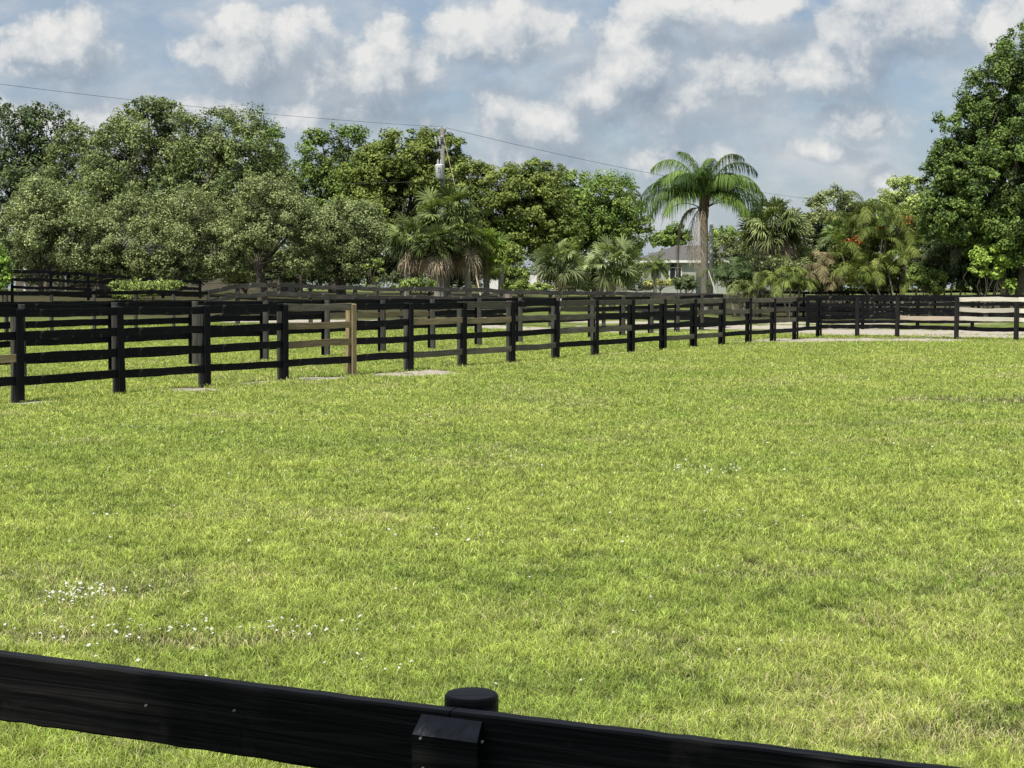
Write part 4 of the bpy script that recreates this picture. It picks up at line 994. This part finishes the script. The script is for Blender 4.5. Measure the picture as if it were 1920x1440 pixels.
# beige barn behind the left trees
def barn():
    D = 128; g = 1.4; b = at(280, 541, D); s = D/F; root = empty('barn', (b.x, D, g)); tag(root, 'beige barn hidden behind the left trees', 'barn')
    X = lambda px: (px-280)*s
    m = MB(); m.box(X(30), X(540), 0, 9, -.3, 2.7); m.build('wall', M['wall_beige'], root)
    m = MB(); x0, x1 = X(15), X(555); V = [(x0, -.8, 2.6), (x1, -.8, 2.6), (x1, 9.8, 2.6), (x0, 9.8, 2.6), (x0+4, 4.5, 4.4), (x1-4, 4.5, 4.4)]
    m.add(V, [(0, 1, 5, 4), (2, 3, 4, 5), (3, 2, 1, 0)], [(1, 2, 5), (3, 0, 4)]); m.build('roof', M['roof'], root)
    for px in (457, 250):
        m = MB(); m.box(X(px-10), X(px+10), -.06, -.01, 1.0, 2.2); w_ = m.build('window', M['trim'], root)
        m = MB(); m.box(X(px-8), X(px+8), -.09, -.062, 1.08, 2.12); m.build('pane', M['glass'], w_)
barn()
for k, (px, yt, yb, wd, lab) in enumerate(((47, 489, 518, 8, 'tall white post gleaming through the far-left trees'), (123, 504, 524, 4, 'thin white post right of the forked trunk at the left'))):
    D = 112; a = at(px, yt, D); g = float(hgt(a.x, D)); w = wd*D/F/2
    m = MB(); m.tube([(0, 0, -.2), (0, 0, a.z-g-.1), (0, 0, a.z-g)], [w, w, w*.6], 10); tag(m.build('white_post', M['trim'], loc=(a.x, D, g)), lab, 'post')

# shade tree behind the photographer: its crown throws the dappled shade over the near fence
def shade_tree():
    r = np.random.default_rng(9); b = Vector((-4.2, -3.5, 0)); root = empty('shade_tree', b); tag(root, 'leafy tree standing behind the viewer and shading the near fence', 'tree')
    lobes = []
    for (x, y, z, a, bb, c) in ((-.9, .35, 6.2, 1.1, .75, .6), (.4, .0, 6.3, 1.2, .7, .6), (1.9, -.6, 6.2, 1.2, .75, .6), (-3.9, 1.2, 6.2, .75, .8, .6), (-2.5, -1.6, 6.6, 1.6, 1.2, .9), (-4.5, -2.5, 6.2, 1.6, 1.6, 1.2), (-2.45, .95, 6.2, .22, .5, .4)):
        lobes.append((x-b.x, y-b.y, z, a, bb, c))
    V, f, col = foliage(r, lobes, None, GR, 26000, .14, hue2=GR2, clump=.3, fill=.6)
    mesh_obj('crown', V, f, M['leaf'], root, cols=col)
    limb_mesh(r, lobes, 3.2, .22, n=12).build('trunk', M['bark'], root)
shade_tree()

# ------------------------------------------------------------------ light and sky
SUN_EL = 57
sd = Vector((-.43, -.90, 0)).normalized()        # horizontal direction towards the sun
sv = Vector((sd.x*math.cos(R(SUN_EL)), sd.y*math.cos(R(SUN_EL)), math.sin(R(SUN_EL))))
sl = bpy.data.lights.new('sun', 'SUN'); sl.energy = 5.0; sl.angle = R(.55); sl.color = (1, .95, .86)
so = bpy.data.objects.new('sun', sl); C.objects.link(so); so.rotation_euler = (-sv).to_track_quat('-Z', 'Y').to_euler(); so.location = (0, 0, 30)
w = bpy.data.worlds.new('World'); S.world = w; w.use_nodes = True
nt = w.node_tree; nt.nodes.clear(); L = nt.links.new
out = N(nt, 'ShaderNodeOutputWorld'); bg = N(nt, 'ShaderNodeBackground'); L(bg.outputs[0], out.inputs[0]); bg.inputs[1].default_value = 0.10
sky = N(nt, 'ShaderNodeTexSky'); sky.sky_type = 'NISHITA'; sky.sun_disc = False; sky.sun_elevation = R(SUN_EL); sky.sun_rotation = math.atan2(sd.x, sd.y)
sky.air_density = 1.0; sky.dust_density = 1.2; sky.ozone_density = 1.5
def mth(t, op, a, b=None, c=None, clamp=False):
    n = N(t, 'ShaderNodeMath', operation=op); n.use_clamp = clamp
    for i, v in enumerate((a, b, c)):
        if v is None: continue
        if isinstance(v, (int, float)): n.inputs[i].default_value = v
        else: t.links.new(v, n.inputs[i])
    return n.outputs[0]
# cloud banks: (u, v, ru, rv) in direction space (x/y, z/y), grown into billows by noise
def uv(px, py): return ((px-960)/F, (541-py)/F)
CL = [(105, 105, 85, 58, 1), (45, 70, 34, 18, .7), (150, 60, 40, 34, .8), (150, 235, 150, 40, .55), (475, 105, 90, 66, 1), (545, 60, 50, 34, .8), (600, 45, 26, 26, .6), (690, 140, 125, 52, 1), (735, 75, 34, 36, .85), (930, 70, 105, 46, 1),
      (1190, 115, 75, 75, 1), (1125, 175, 75, 50, .95), (1035, 235, 85, 48, .95), (930, 215, 50, 38, .85), (1235, 20, 70, 36, .9), (1420, 20, 95, 28, .85), (1380, 130, 120, 75, .62), (1260, 190, 100, 50, .6),
      (1650, 60, 105, 70, 1), (1510, 150, 75, 30, .95), (1590, 130, 90, 45, .9), (1885, 60, 75, 55, .95), (1600, 225, 62, 30, .85), (1530, 288, 74, 17, .85), (1640, 345, 24, 28, .95), (1350, 190, 40, 16, .6),
      (430, 205, 70, 22, .75), (640, 212, 130, 24, .8), (1010, 320, 120, 40, .6), (1230, 300, 90, 30, .6), (800, 225, 40, 20, .55)]
g = bpy.data.node_groups.new('cloud_density', 'ShaderNodeTree')
g.interface.new_socket('P', in_out='INPUT', socket_type='NodeSocketVector'); g.interface.new_socket('D', in_out='OUTPUT', socket_type='NodeSocketFloat'); g.interface.new_socket('V', in_out='OUTPUT', socket_type='NodeSocketFloat')
gi = N(g, 'NodeGroupInput'); go = N(g, 'NodeGroupOutput')
nw = N(g, 'ShaderNodeTexNoise'); nw.inputs['Scale'].default_value = 20; nw.inputs['Detail'].default_value = 5; nw.inputs['Roughness'].default_value = .6; g.links.new(gi.outputs[0], nw.inputs['Vector'])
vs = N(g, 'ShaderNodeVectorMath', operation='SUBTRACT'); g.links.new(nw.outputs['Color'], vs.inputs[0]); vs.inputs[1].default_value = (.5, .5, .5)
vm = N(g, 'ShaderNodeVectorMath', operation='MULTIPLY_ADD'); g.links.new(vs.outputs[0], vm.inputs[0]); vm.inputs[1].default_value = (.034, .026, 0); g.links.new(gi.outputs[0], vm.inputs[2])
acc = None
for cx, cy, rx, ry, wt in CL:
    u, v = uv(cx, cy)
    a = N(g, 'ShaderNodeVectorMath', operation='MULTIPLY_ADD'); g.links.new(vm.outputs[0], a.inputs[0])
    ix, iy = F/rx/1.24, F/ry/1.2; a.inputs[1].default_value = (ix, iy, 0); a.inputs[2].default_value = (-u*ix, -v*iy, 0)
    ln = N(g, 'ShaderNodeVectorMath', operation='LENGTH'); g.links.new(a.outputs[0], ln.inputs[0])
    d = mth(g, 'MULTIPLY_ADD', ln.outputs['Value'], -wt, wt*1.15)
    acc = d if acc is None else mth(g, 'SMOOTH_MAX', acc, d, .15)
nf = N(g, 'ShaderNodeTexNoise'); nf.inputs['Scale'].default_value = 17; nf.inputs['Detail'].default_value = 9; nf.inputs['Roughness'].default_value = .66; nf.inputs['Distortion'].default_value = .2; g.links.new(gi.outputs[0], nf.inputs['Vector'])
vo = N(g, 'ShaderNodeTexVoronoi'); vo.feature = 'F1'; vo.inputs['Scale'].default_value = 38; vo.inputs['Detail'].default_value = 3; vo.inputs['Roughness'].default_value = .55; vo.inputs['Lacunarity'].default_value = 2.3; vo.normalize = True; vo.voronoi_dimensions = '2D'
g.links.new(vm.outputs[0], vo.inputs['Vector'])
dn0 = mth(g, 'MULTIPLY_ADD', vo.outputs['Distance'], -1.1, .42)
dn = mth(g, 'ADD', mth(g, 'ADD', mth(g, 'MAXIMUM', acc, -.55), mth(g, 'MULTIPLY_ADD', nf.outputs['Fac'], 1.7, -.87)), dn0)
g.links.new(dn, go.inputs[0]); g.links.new(mth(g, 'ADD', dn0, mth(g, 'MULTIPLY_ADD', nf.outputs['Fac'], 1.2, -.6)), go.inputs[1])
geo = N(nt, 'ShaderNodeTexCoord'); sp = N(nt, 'ShaderNodeSeparateXYZ'); L(geo.outputs['Generated'], sp.inputs[0])
ya = mth(nt, 'MAXIMUM', mth(nt, 'ABSOLUTE', sp.outputs[1]), .05)
uu = mth(nt, 'DIVIDE', sp.outputs[0], ya); vv = mth(nt, 'DIVIDE', sp.outputs[2], ya)
cb = N(nt, 'ShaderNodeCombineXYZ'); L(uu, cb.inputs[0]); L(vv, cb.inputs[1])
g1 = N(nt, 'ShaderNodeGroup'); g1.node_tree = g; L(cb.outputs[0], g1.inputs[0])
of = N(nt, 'ShaderNodeVectorMath', operation='ADD'); L(cb.outputs[0], of.inputs[0]); of.inputs[1].default_value = (-.010, .020, 0)
g2 = N(nt, 'ShaderNodeGroup'); g2.node_tree = g; L(of.outputs[0], g2.inputs[0])
alpha = N(nt, 'ShaderNodeMapRange'); alpha.interpolation_type = 'SMOOTHSTEP'; L(g1.outputs[0], alpha.inputs[0]); alpha.inputs[1].default_value = -.35; alpha.inputs[2].default_value = .65
df = mth(nt, 'SUBTRACT', g1.outputs[0], g2.outputs[0])
lit = mth(nt, 'ADD', mth(nt, 'MULTIPLY', df, .46), mth(nt, 'MULTIPLY_ADD', g1.outputs[1], .55, .36), clamp=True)
# sunlit edges are crisp, shaded sides melt into haze
cr_lo = mth(nt, 'MULTIPLY_ADD', mth(nt, 'MULTIPLY_ADD', df, 1.6, .1, True), .18, -.30); L(cr_lo, alpha.inputs[1])
cr_hi = mth(nt, 'MULTIPLY_ADD', mth(nt, 'MULTIPLY_ADD', df, 1.6, .1, True), -.28, .66); L(cr_hi, alpha.inputs[2])
cr = ramp(nt, [(0.0, (.27, .33, .41)), (.35, (.40, .46, .53)), (.62, (.63, .66, .68)), (.95, (.84, .83, .81))]); L(lit, cr.inputs[0])
# background of thin veil and blue
n5 = N(nt, 'ShaderNodeTexNoise'); n5.inputs['Scale'].default_value = 7; n5.inputs['Detail'].default_value = 6; L(cb.outputs[0], n5.inputs['Vector'])
veil = ramp(nt, [(.36, (.1, .1, .1)), (.62, (.8, .8, .8))]); L(n5.outputs['Fac'], veil.inputs[0])
hz = N(nt, 'ShaderNodeMapRange'); L(vv, hz.inputs[0]); hz.inputs[1].default_value = 0.17; hz.inputs[2].default_value = 0.02
skm = N(nt, 'ShaderNodeMix', data_type='RGBA', blend_type='MULTIPLY'); skm.inputs[0].default_value = 1; L(sky.outputs[0], skm.inputs[6]); skm.inputs[7].default_value = (1.0, 1.0, 1.03, 1)
def scale10(sock):
    k = N(nt, 'ShaderNodeVectorMath', operation='SCALE'); L(sock, k.inputs[0]); k.inputs['Scale'].default_value = 10; return k.outputs[0]
m1 = N(nt, 'ShaderNodeMix', data_type='RGBA'); L(mth(nt, 'MAXIMUM', veil.outputs[0], mth(nt, 'MULTIPLY', hz.outputs[0], .75)), m1.inputs[0]); L(skm.outputs[2], m1.inputs[6]); m1.inputs[7].default_value = (4.4, 5.1, 5.9, 1)
m2 = N(nt, 'ShaderNodeMix', data_type='RGBA'); n6 = N(nt, 'ShaderNodeTexNoise'); n6.inputs['Scale'].default_value = 13; n6.inputs['Detail'].default_value = 8; n6.inputs['Roughness'].default_value = .6
mp6 = N(nt, 'ShaderNodeMapping'); mp6.inputs['Scale'].default_value = (.8, 1.5, 1); L(cb.outputs[0], mp6.inputs[0]); L(mp6.outputs[0], n6.inputs['Vector'])
v6 = ramp(nt, [(.44, (0, 0, 0)), (.66, (.8, .8, .8))]); L(n6.outputs['Fac'], v6.inputs[0])
m15 = N(nt, 'ShaderNodeMix', data_type='RGBA'); L(v6.outputs[0], m15.inputs[0]); L(m1.outputs[2], m15.inputs[6]); m15.inputs[7].default_value = (6.6, 6.8, 7.0, 1)
L(mth(nt, 'MULTIPLY', alpha.outputs[0], .93), m2.inputs[0]); L(m15.outputs[2], m2.inputs[6]); L(scale10(cr.outputs[0]), m2.inputs[7])
# the cloud field belongs to the part of the sky above the horizon; below it the plain sky continues
L(m2.outputs[2], bg.inputs[0])
w.cycles.sampling_method = 'MANUAL'; w.cycles.sample_map_resolution = 512
S.view_settings.view_transform = 'Standard'; S.view_settings.look = 'None'; S.view_settings.exposure = 0
S.cycles.max_bounces = 6; S.cycles.diffuse_bounces = 3; S.cycles.transmission_bounces = 3; S.cycles.transparent_max_bounces = 4
